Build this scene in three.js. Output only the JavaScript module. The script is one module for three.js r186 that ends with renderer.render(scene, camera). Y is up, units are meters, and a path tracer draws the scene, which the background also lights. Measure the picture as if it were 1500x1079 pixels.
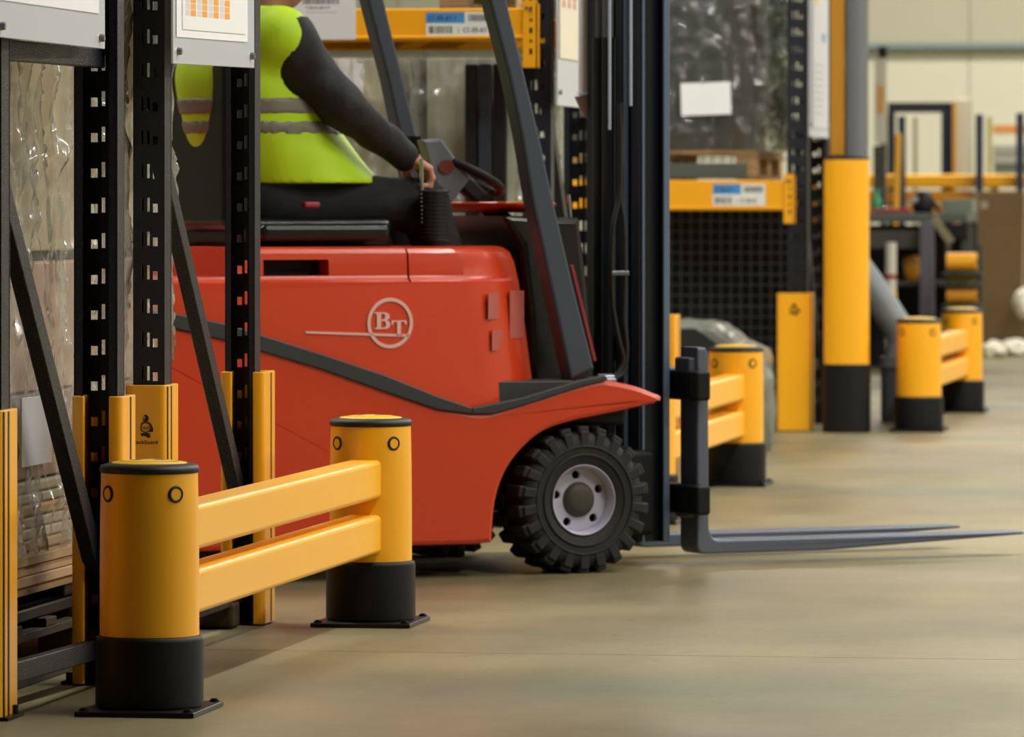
import * as THREE from 'three';
import { RoundedBoxGeometry } from 'three/addons/geometries/RoundedBoxGeometry.js';
import { mergeGeometries, mergeVertices, toCreasedNormals } from 'three/addons/utils/BufferGeometryUtils.js';
import { MarchingCubes } from 'three/addons/objects/MarchingCubes.js';
import { TextGeometry } from 'three/addons/geometries/TextGeometry.js';
import { FontLoader } from 'three/addons/loaders/FontLoader.js';
import { RectAreaLightUniformsLib } from 'three/addons/lights/RectAreaLightUniformsLib.js';
import { Brush, Evaluator, SUBTRACTION } from 'three-bvh-csg';

// ---------------------------------------------------------------- camera
// World axes follow the racking: X runs along the rack rows, -Z is the depth of the hall, Y is up.
const FPX = 8500, CX = 750, CY = 292, YAW = Math.atan(1359 / FPX), HC = 1.107;
const scene = new THREE.Scene();
const camera = new THREE.PerspectiveCamera(2 * Math.atan(539.5 / FPX) * 180 / Math.PI, 1500 / 1079, 0.1, 200);
camera.position.set(0, HC, 0);
camera.rotation.y = YAW;
camera.setViewOffset(1500, 1079, 0, 539.5 - CY, 1500, 1079);      // a shifted lens: verticals stay vertical
camera.focus = 13.6; camera.userData.fStop = 8;
scene.add(camera);
// ---------------------------------------------------------------- light
scene.background = new THREE.Color(0x0b0c0d);
const EXPOSURE = 1.76;
const LAMPS = [];   // [x, y, z, length along Z, width, intensity, turned]
for (const z of [-13, -18.5, -24, -29.5, -35, -40.5]) LAMPS.push([1.0, 7.2, z, 3.4, 0.36, 42, 0]);
for (const z of [-12, -18.5, -25, -33, -42]) LAMPS.push([8.2, 7.2, z, 3.4, 0.36, 85, 0]);
for (const x of [-6.2, -11.5]) { LAMPS.push([x, 7.2, -17.6, 3.4, 0.36, 46, 1]); LAMPS.push([x, 7.2, -25.2, 3.4, 0.36, 34, 1]); }
for (const x of [-4.5, -1.2]) LAMPS.push([x, 7.2, -44.2, 3.0, 0.36, 52, 1]);
const renderer = new THREE.WebGLRenderer({ antialias: true });
renderer.toneMapping = THREE.LinearToneMapping;
renderer.toneMappingExposure = EXPOSURE;
renderer.shadowMap.enabled = true;
RectAreaLightUniformsLib.init();

// ---------------------------------------------------------------- helpers
const cosY = Math.cos(YAW), sinY = Math.sin(YAW);
const V = (x, y, z) => new THREE.Vector3(x, y, z);
const at = (px, py, d) => { const l = (px - CX) / FPX * d; return V(l * cosY - d * sinY, HC + (CY - py) / FPX * d, -l * sinY - d * cosY); };   // measured from the photo: pixel and distance -> place
const onFloor = (px, py) => { const p = at(px, py, FPX * HC / (py - CY)); p.y = 0; return p; };
const alongX = (px, X) => { const k = (px - CX) / FPX; return X / (k * cosY - sinY); };   // distance at which a sight line reaches the plane x = X
let seed = 20240611;
const rnd = () => { seed = (seed * 1664525 + 1013904223) >>> 0; return seed / 4294967296; };
const rr = (a, b) => a + (b - a) * rnd();
const used = {};
const numbered = n => { const k = used[n] = (used[n] ?? -1) + 1; return k ? `${n}_${String(k).padStart(3, '0')}` : n; };
function tag(o, label, category, group, kind) {
  if (label) o.userData.label = label; if (category) o.userData.category = category;
  if (group) o.userData.group = group; if (kind) o.userData.kind = kind; return o;
}
function thing(name, label, category, pos, turn = 0, group) {
  const o = new THREE.Group(); o.name = numbered(name); scene.add(o);
  o.position.set(pos[0] ?? pos.x, pos[1] ?? pos.y, pos[2] ?? pos.z); o.rotation.y = turn;
  return tag(o, label, category, group);
}
function boxUV(g, s) {          // uv in metres / s, by the face's main direction
  if (g.index) g = g.toNonIndexed();
  const p = g.attributes.position, uv = new Float32Array(p.count * 2), a = V(), b = V(), c = V(), e = V(), f = V();
  for (let i = 0; i < p.count; i += 3) {
    a.fromBufferAttribute(p, i); b.fromBufferAttribute(p, i + 1); c.fromBufferAttribute(p, i + 2);
    e.subVectors(b, a).cross(f.subVectors(c, a)); const ax = Math.abs(e.x), ay = Math.abs(e.y), az = Math.abs(e.z);
    [a, b, c].forEach((v, k) => {
      const j = (i + k) * 2;
      if (ay >= ax && ay >= az) { uv[j] = v.x / s; uv[j + 1] = v.z / s; }
      else if (ax >= az) { uv[j] = v.z / s; uv[j + 1] = v.y / s; } else { uv[j] = v.x / s; uv[j + 1] = v.y / s; }
    });
  }
  g.setAttribute('uv', new THREE.BufferAttribute(uv, 2)); return g;
}
function mk(name, geo, mat, parent = scene) {
  if (Array.isArray(geo)) geo = join(geo);
  if (mat.userData.scale && !geo.userData.keepUV) geo = boxUV(geo, mat.userData.scale);
  const m = new THREE.Mesh(geo, mat); m.name = parent === scene ? numbered(name) : name; m.castShadow = m.receiveShadow = true; parent.add(m); return m;
}
const pieces = (root) => { const n = {}; root.children.forEach(c => { const k = n[c.name] = (n[c.name] ?? -1) + 1; pieces(c); if (k) c.name = `${c.name}_${String(k).padStart(3, '0')}`; }); };
const join = gs => mergeGeometries(gs.map(g => { g = g.index ? g.toNonIndexed() : g; for (const k of Object.keys(g.attributes)) if (!['position', 'normal', 'uv'].includes(k)) g.deleteAttribute(k); if (!g.attributes.uv) g.setAttribute('uv', new THREE.BufferAttribute(new Float32Array(g.attributes.position.count * 2), 2)); g.morphAttributes = {}; return g; }));
const bx = (w, h, d, x = 0, y = 0, z = 0, r = 0) => (r ? new RoundedBoxGeometry(w, h, d, 2, r) : new THREE.BoxGeometry(w, h, d)).translate(x, y, z);
const cy = (r, h, x = 0, y = 0, z = 0, axis = 'y', r2 = r, n = 24) => { const g = new THREE.CylinderGeometry(r2, r, h, n); if (axis === 'x') g.rotateZ(-Math.PI / 2); if (axis === 'z') g.rotateX(Math.PI / 2); return g.translate(x, y, z); };
const lathe = (pts, n = 48) => new THREE.LatheGeometry(pts.map(p => new THREE.Vector2(p[0], p[1])), n);
const tube = (pts, r, n = 32, m = 8) => new THREE.TubeGeometry(new THREE.CatmullRomCurve3(pts.map(p => p.isVector3 ? p : V(...p))), n, r, m);
const shape = (pts, holes = []) => { const s = new THREE.Shape(pts.map(p => new THREE.Vector2(p[0], p[1]))); holes.forEach(h => s.holes.push(new THREE.Path(h.map(p => new THREE.Vector2(p[0], p[1]))))); return s; };
const extr = (s, depth, bevel = 0, curve = 8) => { const g = new THREE.ExtrudeGeometry(s, { depth: depth - 2 * bevel, bevelEnabled: bevel > 0, bevelSize: bevel, bevelThickness: bevel, bevelOffset: -bevel, bevelSegments: 2, curveSegments: curve }); return bevel ? g.translate(0, 0, bevel) : g; };
const rect = (x, y, w, h) => [[x - w / 2, y - h / 2], [x + w / 2, y - h / 2], [x + w / 2, y + h / 2], [x - w / 2, y + h / 2]];
function bar(a, b, w, h, up = V(0, 1, 0), r = 0) {   // a square bar from a to b
  a = a.isVector3 ? a : V(...a); b = b.isVector3 ? b : V(...b);
  const d = b.clone().sub(a), L = d.length(); d.normalize(); const x = up.clone().cross(d).normalize(), y = d.clone().cross(x);
  return bx(w, h, L, 0, 0, 0, r).applyMatrix4(new THREE.Matrix4().makeBasis(x, y, d).setPosition(a.clone().add(b).multiplyScalar(.5)));
}
// noise
const P = new Uint16Array(512); { const p = [...Array(256).keys()]; for (let i = 255; i > 0; i--) { const j = Math.floor(rnd() * (i + 1)); [p[i], p[j]] = [p[j], p[i]]; } for (let i = 0; i < 512; i++) P[i] = p[i & 255]; }
const sm = t => t * t * (3 - 2 * t), lerp = (a, b, t) => a + (b - a) * t;
function n2(x, y, per = 256) { const xi = Math.floor(x), yi = Math.floor(y), fx = sm(x - xi), fy = sm(y - yi), h = (a, b) => P[P[(((a % per) + per) % per) & 255] + ((((b % per) + per) % per) & 255)] / 255; return lerp(lerp(h(xi, yi), h(xi + 1, yi), fx), lerp(h(xi, yi + 1), h(xi + 1, yi + 1), fx), fy); }
function fbm(x, y, o = 4, per = 256) { let s = 0, a = .5, t = 0; for (let i = 0; i < o; i++) { s += a * n2(x, y, per); t += a; x *= 2; y *= 2; per *= 2; a *= .5; } return s / t; }
function n3(x, y, z) { const zi = Math.floor(z), f = sm(z - zi); return lerp(n2(x + zi * 17.3, y + zi * 9.1), n2(x + (zi + 1) * 17.3, y + (zi + 1) * 9.1), f); }
function tex(n, fn, srgb = true) {   // fn(u, v) in 0..1 -> [r, g, b] 0..255
  const d = new Uint8Array(n * n * 4);
  for (let j = 0; j < n; j++) for (let i = 0; i < n; i++) { const c = fn(i / n, j / n), k = (j * n + i) * 4; d[k] = c[0]; d[k + 1] = c[1]; d[k + 2] = c[2]; d[k + 3] = 255; }
  const t = new THREE.DataTexture(d, n, n); t.wrapS = t.wrapT = THREE.RepeatWrapping; t.magFilter = THREE.LinearFilter; t.minFilter = THREE.LinearMipmapLinearFilter; t.generateMipmaps = true;
  if (srgb) t.colorSpace = THREE.SRGBColorSpace; t.needsUpdate = true; return t;
}
function print(w, h, draw) { const c = document.createElement('canvas'); c.width = w; c.height = h; draw(c.getContext('2d'), w, h); const t = new THREE.CanvasTexture(c); t.colorSpace = THREE.SRGBColorSpace; return t; }
const mat = (color, roughness = .5, o = {}) => new THREE.MeshPhysicalMaterial({ color, roughness, ...o });
const scaled = (m, s) => { m.userData.scale = s; return m; };

// ---------------------------------------------------------------- materials
const grain = tex(256, (u, v) => { const q = 110 + 90 * (fbm(u * 64, v * 64, 3, 64) - .5) + rr(-20, 20); return [q, q, q]; }, false);
const hammer = tex(256, (u, v) => { const q = 255 * Math.min(1, Math.max(0, (n2(u * 90, v * 90, 90) * .7 + n2(u * 40, v * 40, 40) * .3 - .25) * 1.8)); return [q, q, q]; }, false);
const concrete = tex(2048, (u, v) => {
  const a = fbm(u * 6, v * 6, 5, 6), b = fbm(u * 40 + 3, v * 14, 4, 40), c = fbm(u * 2 + 7, v * 2, 3, 2), s = n2(u * 500, v * 500, 500);
  let q = .80 + .34 * (a - .5) + .16 * (b - .5) + .2 * (c - .5) + .05 * (s - .5);
  const warm = (fbm(u * 5 + 11, v * 9, 3, 5) - .5) * 30;
  if (n2(u * 150 + 5, v * 150, 150) > .93) q -= .05;
  return [147 * q + warm, 137 * q + warm * .45, 99 * q - warm * .1];
});
const concreteRough = tex(512, (u, v) => { const q = 255 * (.44 + .34 * (fbm(u * 9, v * 9, 4, 9) - .5)); return [q, q, q]; }, false);
const woodTex = tex(512, (u, v) => { const g = fbm(u * 4, v * 48, 4, 4), k = fbm(u * 2, v * 9 + 2, 3, 2); const q = .72 + .4 * (g - .5) + .35 * (k - .5); return [214 * q, 172 * q, 118 * q]; });
const cardTex = tex(512, (u, v) => { const q = .9 + .16 * (fbm(u * 5, v * 5, 4, 5) - .5) + .04 * (n2(u * 3, v * 120, 120) - .5); return [176 * q, 144 * q, 104 * q]; });
const M = {
  floor: scaled(mat(0xffffff, 1, { map: concrete, roughnessMap: concreteRough, bumpMap: grain, bumpScale: .0006 }), 9),
  yellow: scaled(mat(0xf8b014, .36, { bumpMap: grain, bumpScale: .0001, clearcoat: .25, clearcoatRoughness: .3 }), .3),
  rail: scaled(mat(0xf9b522, .38, { bumpMap: grain, bumpScale: .0001, clearcoat: .2, clearcoatRoughness: .35 }), .3),
  black: scaled(mat(0x08090a, .55, { specularIntensity: .6, bumpMap: grain, bumpScale: .0002 }), .2),
  rubber: mat(0x0b0c0d, .55),
  stripe: mat(0x0b0b0c, .5),
  plate: scaled(mat(0x0f1012, .42, { metalness: .4, bumpMap: grain, bumpScale: .0002 }), .2),
  rack: scaled(mat(0x161a24, .40, { specularIntensity: .8, bumpMap: hammer, bumpScale: .0009 }), .16),
  rackBlue: scaled(mat(0x1d2940, .45, { bumpMap: hammer, bumpScale: .0006 }), .16),
  bolt: mat(0xa0a2a4, .35, { metalness: .9 }),
  beam: scaled(mat(0xeba40e, .42, { bumpMap: grain, bumpScale: .0002 }), .3),
  red: scaled(mat(0xc8370d, .33, { clearcoat: .3, clearcoatRoughness: .2, bumpMap: grain, bumpScale: .00008 }), .5),
  band: mat(0x2a2d2f, .55), dark: mat(0x090a0b, .6, { specularIntensity: .6 }), darkGloss: mat(0x0b0c0e, .28),
  guardPaint: mat(0x39424f, .42), mast: mat(0x1c2129, .38, { metalness: .3 }), mastEdge: mat(0x67768f, .36, { metalness: .4 }),
  chrome: mat(0xd5d9e0, .14, { metalness: 1 }), steel: mat(0x6d7078, .34, { metalness: .8 }),
  fork: scaled(mat(0x646b7c, .42, { metalness: .55, bumpMap: grain, bumpScale: .0004 }), .3),
  tyre: scaled(mat(0x1b1b1a, .72, { bumpMap: grain, bumpScale: .0006 }), .2),
  rim: mat(0xb4b3c6, .4, { metalness: .1 }), hub: mat(0x3a372f, .6),
  logo: mat(0xe6b6b0, .45),
  wood: scaled(mat(0xffffff, .75, { map: woodTex }), .6), woodDark: scaled(mat(0x5b5c4c, .8, { map: woodTex }), .6),
  card: scaled(mat(0xffffff, .8, { map: cardTex }), .8),
  paper: mat(0xe9ecf0, .6), sign: mat(0xc6ccd6, .35, { metalness: .2 }),
  skin: mat(0xc08a74, .55), jacket: scaled(mat(0x191a1f, .75, { bumpMap: grain, bumpScale: .0015 }), .15), trousers: scaled(mat(0x14151a, .85, { bumpMap: grain, bumpScale: .001 }), .2), hair: mat(0x2b1d14, .6), boot: mat(0x15120f, .5),
  vest: scaled(mat(0xb7e010, .6, { bumpMap: grain, bumpScale: .0008 }), .2), reflective: mat(0x77766c, .5),
  film: mat(0xf0f2ee, .14, { transmission: .86, thickness: 0, ior: 1.5, specularIntensity: 1 }),
  filmClear: mat(0xf2f4f0, .1, { transmission: .95, thickness: 0, ior: 1.5 }),
  filmCloudy: mat(0xdedcd0, .3, { transmission: .72, thickness: 0, ior: 1.5 }),
  cream: scaled(mat(0xe2dfc6, .6, { bumpMap: grain, bumpScale: .0003 }), .8), creamDark: mat(0xc6c2a8, .6),
  wallBlue: mat(0x7f9393, .5), steelGrey: mat(0x767a7e, .38, { metalness: .35 }), greenGrey: mat(0x4a4f48, .6), olive: mat(0x3a3a30, .7),
  lampBody: mat(0xd0d0d0, .5), glow: new THREE.MeshStandardMaterial({ color: 0x111111, emissive: 0xfffaf0, emissiveIntensity: 6 }),
};
const decal = (t, rough = .55, o = {}) => mat(0xffffff, rough, { map: t, ...o });

// ---------------------------------------------------------------- the hall
{
  const st = (n, g, m, p) => tag(mk(n, g, m, p), null, null, null, p ? null : 'structure');
  const floor = st('floor', bx(46, .2, 70, -6, -.115, -19), M.floor);
  const joints = [16.5, -4.9, -13.98, -23.1, -32.2, -54.5];
  for (let i = 0; i < 5; i++) { const a = joints[i] - (i ? .003 : 0), b = joints[i + 1] + .003; mk('floor_slab', bx(46, .015, a - b, -6, -.0075, (a + b) / 2), M.floor, floor); }
  st('ceiling', bx(46.6, .2, 70.6, -6, 9.1, -19), mat(0x55575a, .8));
  const back = st('wall_back', bx(46, 9, .2, -6, 4.5, -50.1), M.creamDark);
  for (let i = 0; i < 46; i++) { mk('wall_panel', bx(.992, 2.42, .05, -28.5 + i, 1.21, -49.975, .004), M.cream, back); mk('wall_panel', bx(.992, 6.56, .03, -28.5 + i, 5.71, -49.985, .004), M.creamDark, back); }
  st('wall_left', bx(.2, 9, 70, -29.1, 4.5, -19), M.cream);
  st('wall_right', bx(.2, 9, 70, 17.1, 4.5, -19), M.cream);
  st('wall_front', bx(46, 9, .2, -6, 4.5, 16.1), mat(0x4a4b48, .8));
  const pipe = thing('wall_pipe', 'long grey green pipe running level along the cream back wall', 'pipe', V(-6, 2.42, -49.86));
  mk('pipe', cy(.035, 40, 0, 0, 0, 'x'), M.wallBlue, pipe);
  for (let i = 0; i < 14; i++) mk('clamp', bx(.05, .12, .11, -19 + i * 3 + 1.3, 0, -.045, .008), M.wallBlue, pipe);
  LAMPS.forEach(([x, y, z, L, w, I, turned], i) => {
    const t = thing('ceiling_lamp', 'linear high bay lamp hanging over the warehouse floor', 'lamp', V(x, y, z), turned ? Math.PI / 2 : 0, 'linear high bay lamps');
    mk('housing', bx(w + .06, .08, L + .06, 0, .055, 0, .01), M.lampBody, t);
    mk('diffuser', bx(w, .012, L, 0, .008, 0), M.glow, t);
    for (const s of [-1, 1]) mk('cable', cy(.004, 9 - y - .09, 0, (9 - y - .09) / 2 + .09, s * L * .35, 'y', .004, 6), M.dark, t);
    const l = new THREE.RectAreaLight(0xfffaf0, I, w, L); l.position.set(x, y - .02, z); l.rotation.order = 'YXZ'; l.rotation.set(-Math.PI / 2, turned ? Math.PI / 2 : 0, 0); scene.add(l);
  });
}
// ---------------------------------------------------------------- end-of-rack barriers
// the emblem on the guards: a helmeted guard with a round shield, printed straight on the yellow (drawn as a mask)
function emblem(c, x, y, s, word) {
  const on = '#ffffff', off = '#000000';
  c.save(); c.translate(x, y); c.scale(s, s); c.fillStyle = on; c.strokeStyle = on;
  c.beginPath(); c.moveTo(-22, -58); c.quadraticCurveTo(-20, -92, 0, -96); c.quadraticCurveTo(24, -90, 24, -60); c.lineTo(14, -46); c.lineTo(-14, -46); c.fill();
  c.fillStyle = off; c.beginPath(); c.moveTo(-18, -62); c.lineTo(-14, -80); c.lineTo(-3, -88); c.lineTo(-8, -62); c.fill(); c.fillStyle = on;
  c.beginPath(); c.moveTo(-30, -36); c.quadraticCurveTo(0, -56, 34, -36); c.quadraticCurveTo(60, -6, 58, 30); c.lineTo(40, 34); c.lineTo(-36, 30); c.quadraticCurveTo(-48, -10, -30, -36); c.fill();
  c.fillStyle = off; c.beginPath(); c.arc(0, 0, 42, 0, 7); c.fill(); c.lineWidth = 6; c.beginPath(); c.arc(0, 0, 38, 0, 7); c.stroke(); c.lineWidth = 3; c.beginPath(); c.arc(0, 0, 30, 0, 7); c.stroke();
  c.fillStyle = on; c.font = 'bold 17px sans-serif'; c.textAlign = 'center'; c.fillText('A-SAFE', 0, 3); c.fillRect(-24, 7, 48, 4); c.fillRect(-14, 14, 28, 3);
  c.beginPath(); c.moveTo(-40, 44); c.lineTo(10, 40); c.lineTo(40, 48); c.lineTo(30, 58); c.lineTo(44, 70); c.lineTo(20, 78); c.lineTo(-10, 62); c.lineTo(-30, 66); c.fill();
  if (word) { c.font = 'bold 36px sans-serif'; c.fillText(word, 0, 124); }
  c.restore();
}
const capMat = decal(print(256, 256, (c) => {
  c.fillStyle = '#f3c21d'; c.fillRect(0, 0, 256, 256); c.strokeStyle = '#14130d'; c.lineWidth = 5; c.beginPath(); c.arc(128, 128, 96, 0, 7); c.stroke();
  c.fillStyle = '#14130d'; c.beginPath(); c.moveTo(70, 170); c.lineTo(96, 100); c.lineTo(150, 84); c.lineTo(190, 96); c.lineTo(176, 150); c.lineTo(150, 172); c.lineTo(150, 128); c.lineTo(112, 124); c.lineTo(100, 172); c.fill();
  c.fillStyle = '#f3c21d'; c.beginPath(); c.moveTo(112, 116); c.lineTo(130, 100); c.lineTo(160, 104); c.lineTo(150, 122); c.fill();
}), .4);
const R = .1065, SLEEVE = .166;
function makeBarrier(label, L, pos) {
  const t = thing('traffic_barrier', label, 'barrier', pos, 0, 'yellow rack end barriers');
  for (const z of [0, -L]) {
    const post = mk('post', lathe([[R + .001, .15], [R + .001, .30], [R, .42], [R - .002, .516], [R - .008, .52], [0, .52]], 64), M.yellow, t); post.position.z = z;
    mk('base_sleeve', lathe([[.112, .012], [.117, .018], [.1165, .155], [.114, .164], [R + .001, .167], [R, .15]], 64), M.black, post);
    mk('base_plate', bx(.262, .012, .31, 0, .006, 0, .003), M.plate, post);
    for (const [a, b] of [[-1, -1], [1, -1], [-1, 1], [1, 1]]) mk('bolt', [cy(.011, .004, a * .114, .014, b * .136, 'y', .011, 16), cy(.0075, .005, a * .114, .0165, b * .136, 'y', .0075, 6)], M.plate, post);
    mk('cap_rim', lathe([[0, .516], [R - .004, .5165], [R + .0005, .519], [R + .0015, .526], [R - .002, .534], [R - .02, .538], [0, .538]], 64), M.rubber, post);
    const disc = lathe([[.082, .536], [.081, .5395], [.06, .543], [.03, .5455], [0, .546]].map(p => p), 48);
    { const p = disc.attributes.position, uv = disc.attributes.uv; for (let i = 0; i < p.count; i++) uv.setXY(i, .5 + p.getX(i) / .166, .5 - p.getZ(i) / .166); disc.userData.keepUV = true; }
    mk('cap_disc', disc, capMat, post);
    for (const q of [45, 135, 225, 315]) { const a = q * Math.PI / 180, g = new THREE.TorusGeometry(.0155, .0032, 10, 28).rotateY(a).translate(Math.sin(a) * (R - .0012), .474, Math.cos(a) * (R - .0012)); mk('pin_ring', g, M.rubber, post); }
    for (const q of [45, 135, 225, 315]) { const a = q * Math.PI / 180; mk('pin_head', cy(.0125, .008, 0, 0, 0, 'z', .0125, 20).rotateY(a).translate(Math.sin(a) * (R - .003), .474, Math.cos(a) * (R - .003)), M.yellow, post); }
  }
  for (const y of [.24, .382]) mk('rail', bx(.09, .1, L, 0, y, -L / 2, .014), M.rail, t);
  pieces(t); return t;
}
const A0 = onFloor(219, 1042);
makeBarrier('near yellow barrier with two rails between thick black-based posts in front of the racking', 2.63, A0);
const C1 = onFloor(1078, 710);
makeBarrier('yellow barrier half hidden behind the forklift mast and forks', 2.63, V(C1.x, 0, C1.z + 2.63));
const D0 = onFloor(1345, 631);
const E0 = onFloor(1410, 603);
{ const b = makeBarrier('farthest yellow barrier, right of the tall yellow column guard', D0.z - E0.z, D0); b.position.x = (D0.x + E0.x) / 2; }

// ---------------------------------------------------------------- rack frames
const PITCH = .0815;
function uprightGeo(H) {
  const holes = [], slots = [];
  for (let y = .10; y < H - .06; y += PITCH) { holes.push(rect(-.020, y, .016, .021)); holes.push(rect(.0015, y + .008, .0085, .034)); holes.push(rect(.0205, y + .008, .0062, .034)); }
  const g = [extr(shape([[-.05, 0], [.05, 0], [.05, H], [-.05, H]], holes), .003)];
  for (const s of [-1, 1]) { g.push(bx(.003, H, .075, s * .0485, H / 2, .0375)); g.push(bx(.02, H, .003, s * .041, H / 2, .0735)); }
  return join(g);
}
const upG = boxUV(uprightGeo(3.0), .16); upG.userData.keepUV = true;
const footG = join([bx(.15, .008, .14, 0, .004, .03), cy(.009, .02, .062, .016, .07, 'y', .009, 6), cy(.009, .02, -.062, .016, .07, 'y', .009, 6)]);
// posts: [x, z, towards] towards = 1: open side faces +z
function rackFrame(label, x0, z0, x1, z1, braceTop, braceLow, extra, slim = 1) {
  const t = thing('pallet_rack', label, 'rack', V(x0, 0, z0), 0, 'black perforated pallet rack ends'), dx = x1 - x0, dz = z1 - z0;
  const u0 = mk('upright', upG, M.rack, t); u0.rotation.y = Math.PI; u0.position.y = .008; mk('foot_plate', footG, M.plate, u0);
  u0.children[0].position.y = -.008;
  const u1 = mk('upright', upG, M.rack, t); u1.position.set(dx, .008, dz); mk('foot_plate', footG, M.plate, u1).position.y = -.008;
  const br = (ya, yb) => mk('brace', bar([.0, ya, -.05], [dx, yb, dz + .05], .034, .055, V(0, 1, 0), .004), M.rack, t);
  br(braceTop, braceLow); br(braceTop + .06, braceTop + 1.0);
  for (const y of extra) mk('horizontal_brace', bar([.0, y, -.04], [dx, y, dz + .04], .03, .045, V(0, 1, 0), .004), M.rack, t);
  u0.scale.x = u1.scale.x = slim; pieces(t); return t;
}
const posts = { P0: [-32, 12.36], P1: [151, 13.33], P2: [218, 14.04], P3: [360, 15.2] };
for (const k in posts) { const p = at(posts[k][0], 292, posts[k][1]); posts[k] = [p.x, p.z]; }
const { P0, P1, P2, P3 } = posts;
rackFrame('nearest black perforated rack frame at the left edge, behind the near barrier post', ...P0, ...P1, 1.262, .235, [1.43, .08]);
rackFrame('second black rack frame from the left, just in front of the red forklift', ...P2, ...P3, 1.272, .29, [2.2, .08], .78);
const GAP = V(.39, 0, 0);
const Q = {};   // the two rows behind, set out like the first
{
  const q0 = at(786, 292, 20.0), r0 = at(1168, 292, 27.8);
  Q.row2 = [q0.x, q0.z]; Q.row3 = [r0.x, r0.z];
}
rackFrame('black rack frame behind the forklift, at the end of the high yellow beam', Q.row2[0], Q.row2[1], Q.row2[0] + .01, Q.row2[1] - .97, 1.62, .6, [.3]);
rackFrame('black rack frame hidden mostly by the forklift mast, nearer the far aisle', Q.row2[0] + .0, Q.row2[1] - 1.6, Q.row2[0], Q.row2[1] - 2.6, 1.27, .3, [.3]);
rackFrame('black rack frame at the end of the low yellow beam, beside the tall column guard', Q.row3[0], Q.row3[1], Q.row3[0], Q.row3[1] - .97, 1.27, .3, [.3]);
rackFrame('farthest black rack frame, behind the grey building column', Q.row3[0], Q.row3[1] - 1.6, Q.row3[0], Q.row3[1] - 2.6, 1.27, .3, [.3]);

// ---------------------------------------------------------------- rack guards
const GD = .15;
const guardGeo = (() => {
  const s = new THREE.Shape(), w = .05, d = GD, r = .02, k = .011, q = .024;
  s.moveTo(-w + q, -.005); s.quadraticCurveTo(-w, -.007, -w, .016); s.lineTo(-w, d - r); s.quadraticCurveTo(-w, d, -w + r, d); s.lineTo(w - r, d); s.quadraticCurveTo(w, d, w, d - r); s.lineTo(w, .016); s.quadraticCurveTo(w, -.007, w - q, -.005);
  s.quadraticCurveTo(w - q - .005, .002, w - q, .009); s.quadraticCurveTo(w - k, .009, w - k, .024); s.lineTo(w - k, d - k - .01); s.quadraticCurveTo(w - k, d - k, w - k - .01, d - k); s.lineTo(-w + k + .01, d - k); s.quadraticCurveTo(-w + k, d - k, -w + k, d - k - .01);
  s.lineTo(-w + k, .024); s.quadraticCurveTo(-w + k, .009, -w + q, .009); s.quadraticCurveTo(-w + q + .005, .002, -w + q, -.005);
  return extr(s, .655, .002, 8).rotateX(-Math.PI / 2).rotateY(Math.PI).translate(0, .004, -GD + .055);
})();   // the closed side lies at z = +.055, the lips at z = .055 - GD
const emblemMat = (word) => { const t = print(256, 320, (c) => { c.fillStyle = '#000000'; c.fillRect(0, 0, 256, 320); emblem(c, 128, 128, 1.15, word); }); t.colorSpace = THREE.NoColorSpace; return mat(0x15130c, .45, { alphaMap: t, transparent: true }); };
const guardMark = emblemMat('RackGuard'), farMark = emblemMat('');
function rackGuard(label, x, z, closedFront, mark, wide = 1) {
  const t = thing('rack_guard', label, 'rack guard', V(x, 0, z), 0, 'yellow rack leg guards'), s = closedFront ? 1 : -1;
  const body = guardGeo.clone(); if (!closedFront) body.rotateY(Math.PI);   // closed side to the viewer, or away
  mk('shell', body, M.yellow, t);
  for (const a of [-1, 1]) for (const q of closedFront ? [.035, -.005] : [-.012]) mk('stripe', bx(.0022, .649, .013, a * .0498, .331, s * q, .0005), M.stripe, t);
  if (mark) { const g = new THREE.PlaneGeometry(.072, .09).rotateY(closedFront ? 0 : Math.PI); g.userData.keepUV = true; mk('emblem', g, mark, t).position.set(mark === farMark ? 0 : .0, mark === farMark ? .57 : .548, s * .0555); }
  t.scale.x = wide; pieces(t); return t;
}
rackGuard('yellow rack guard cut by the left edge of the photo, with two black stripes', P0[0], P0[1] - .02, true, null, 1.2);
rackGuard('yellow rack guard open towards the camera, just behind the near barrier post', P1[0] + .013, P1[1] + .025, false, null, 1.2);
rackGuard('yellow rack guard with printed emblem and lettering above the near barrier post', P2[0], P2[1] - .02, true, guardMark);
rackGuard('yellow rack guard behind the middle of the near barrier rails', P3[0] + .016, P3[1] + .025, false, null, 1.18);
rackGuard('yellow rack guard on the rack leg straight behind the forklift body', Q.row2[0] + .005, Q.row2[1] - .02, true, null, 1.2);
{ const p = at(972, 292, 22.6); rackGuard('short yellow rack guard seen between the forklift mast and the middle barrier post', p.x, p.z, false, null, 1.2); }
{ const p = at(1164, 292, 27.75); rackGuard('yellow rack guard with a small emblem left of the tall column guard', p.x, p.z - .02, true, farMark).scale.set(1.65, 1, 1); }

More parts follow.
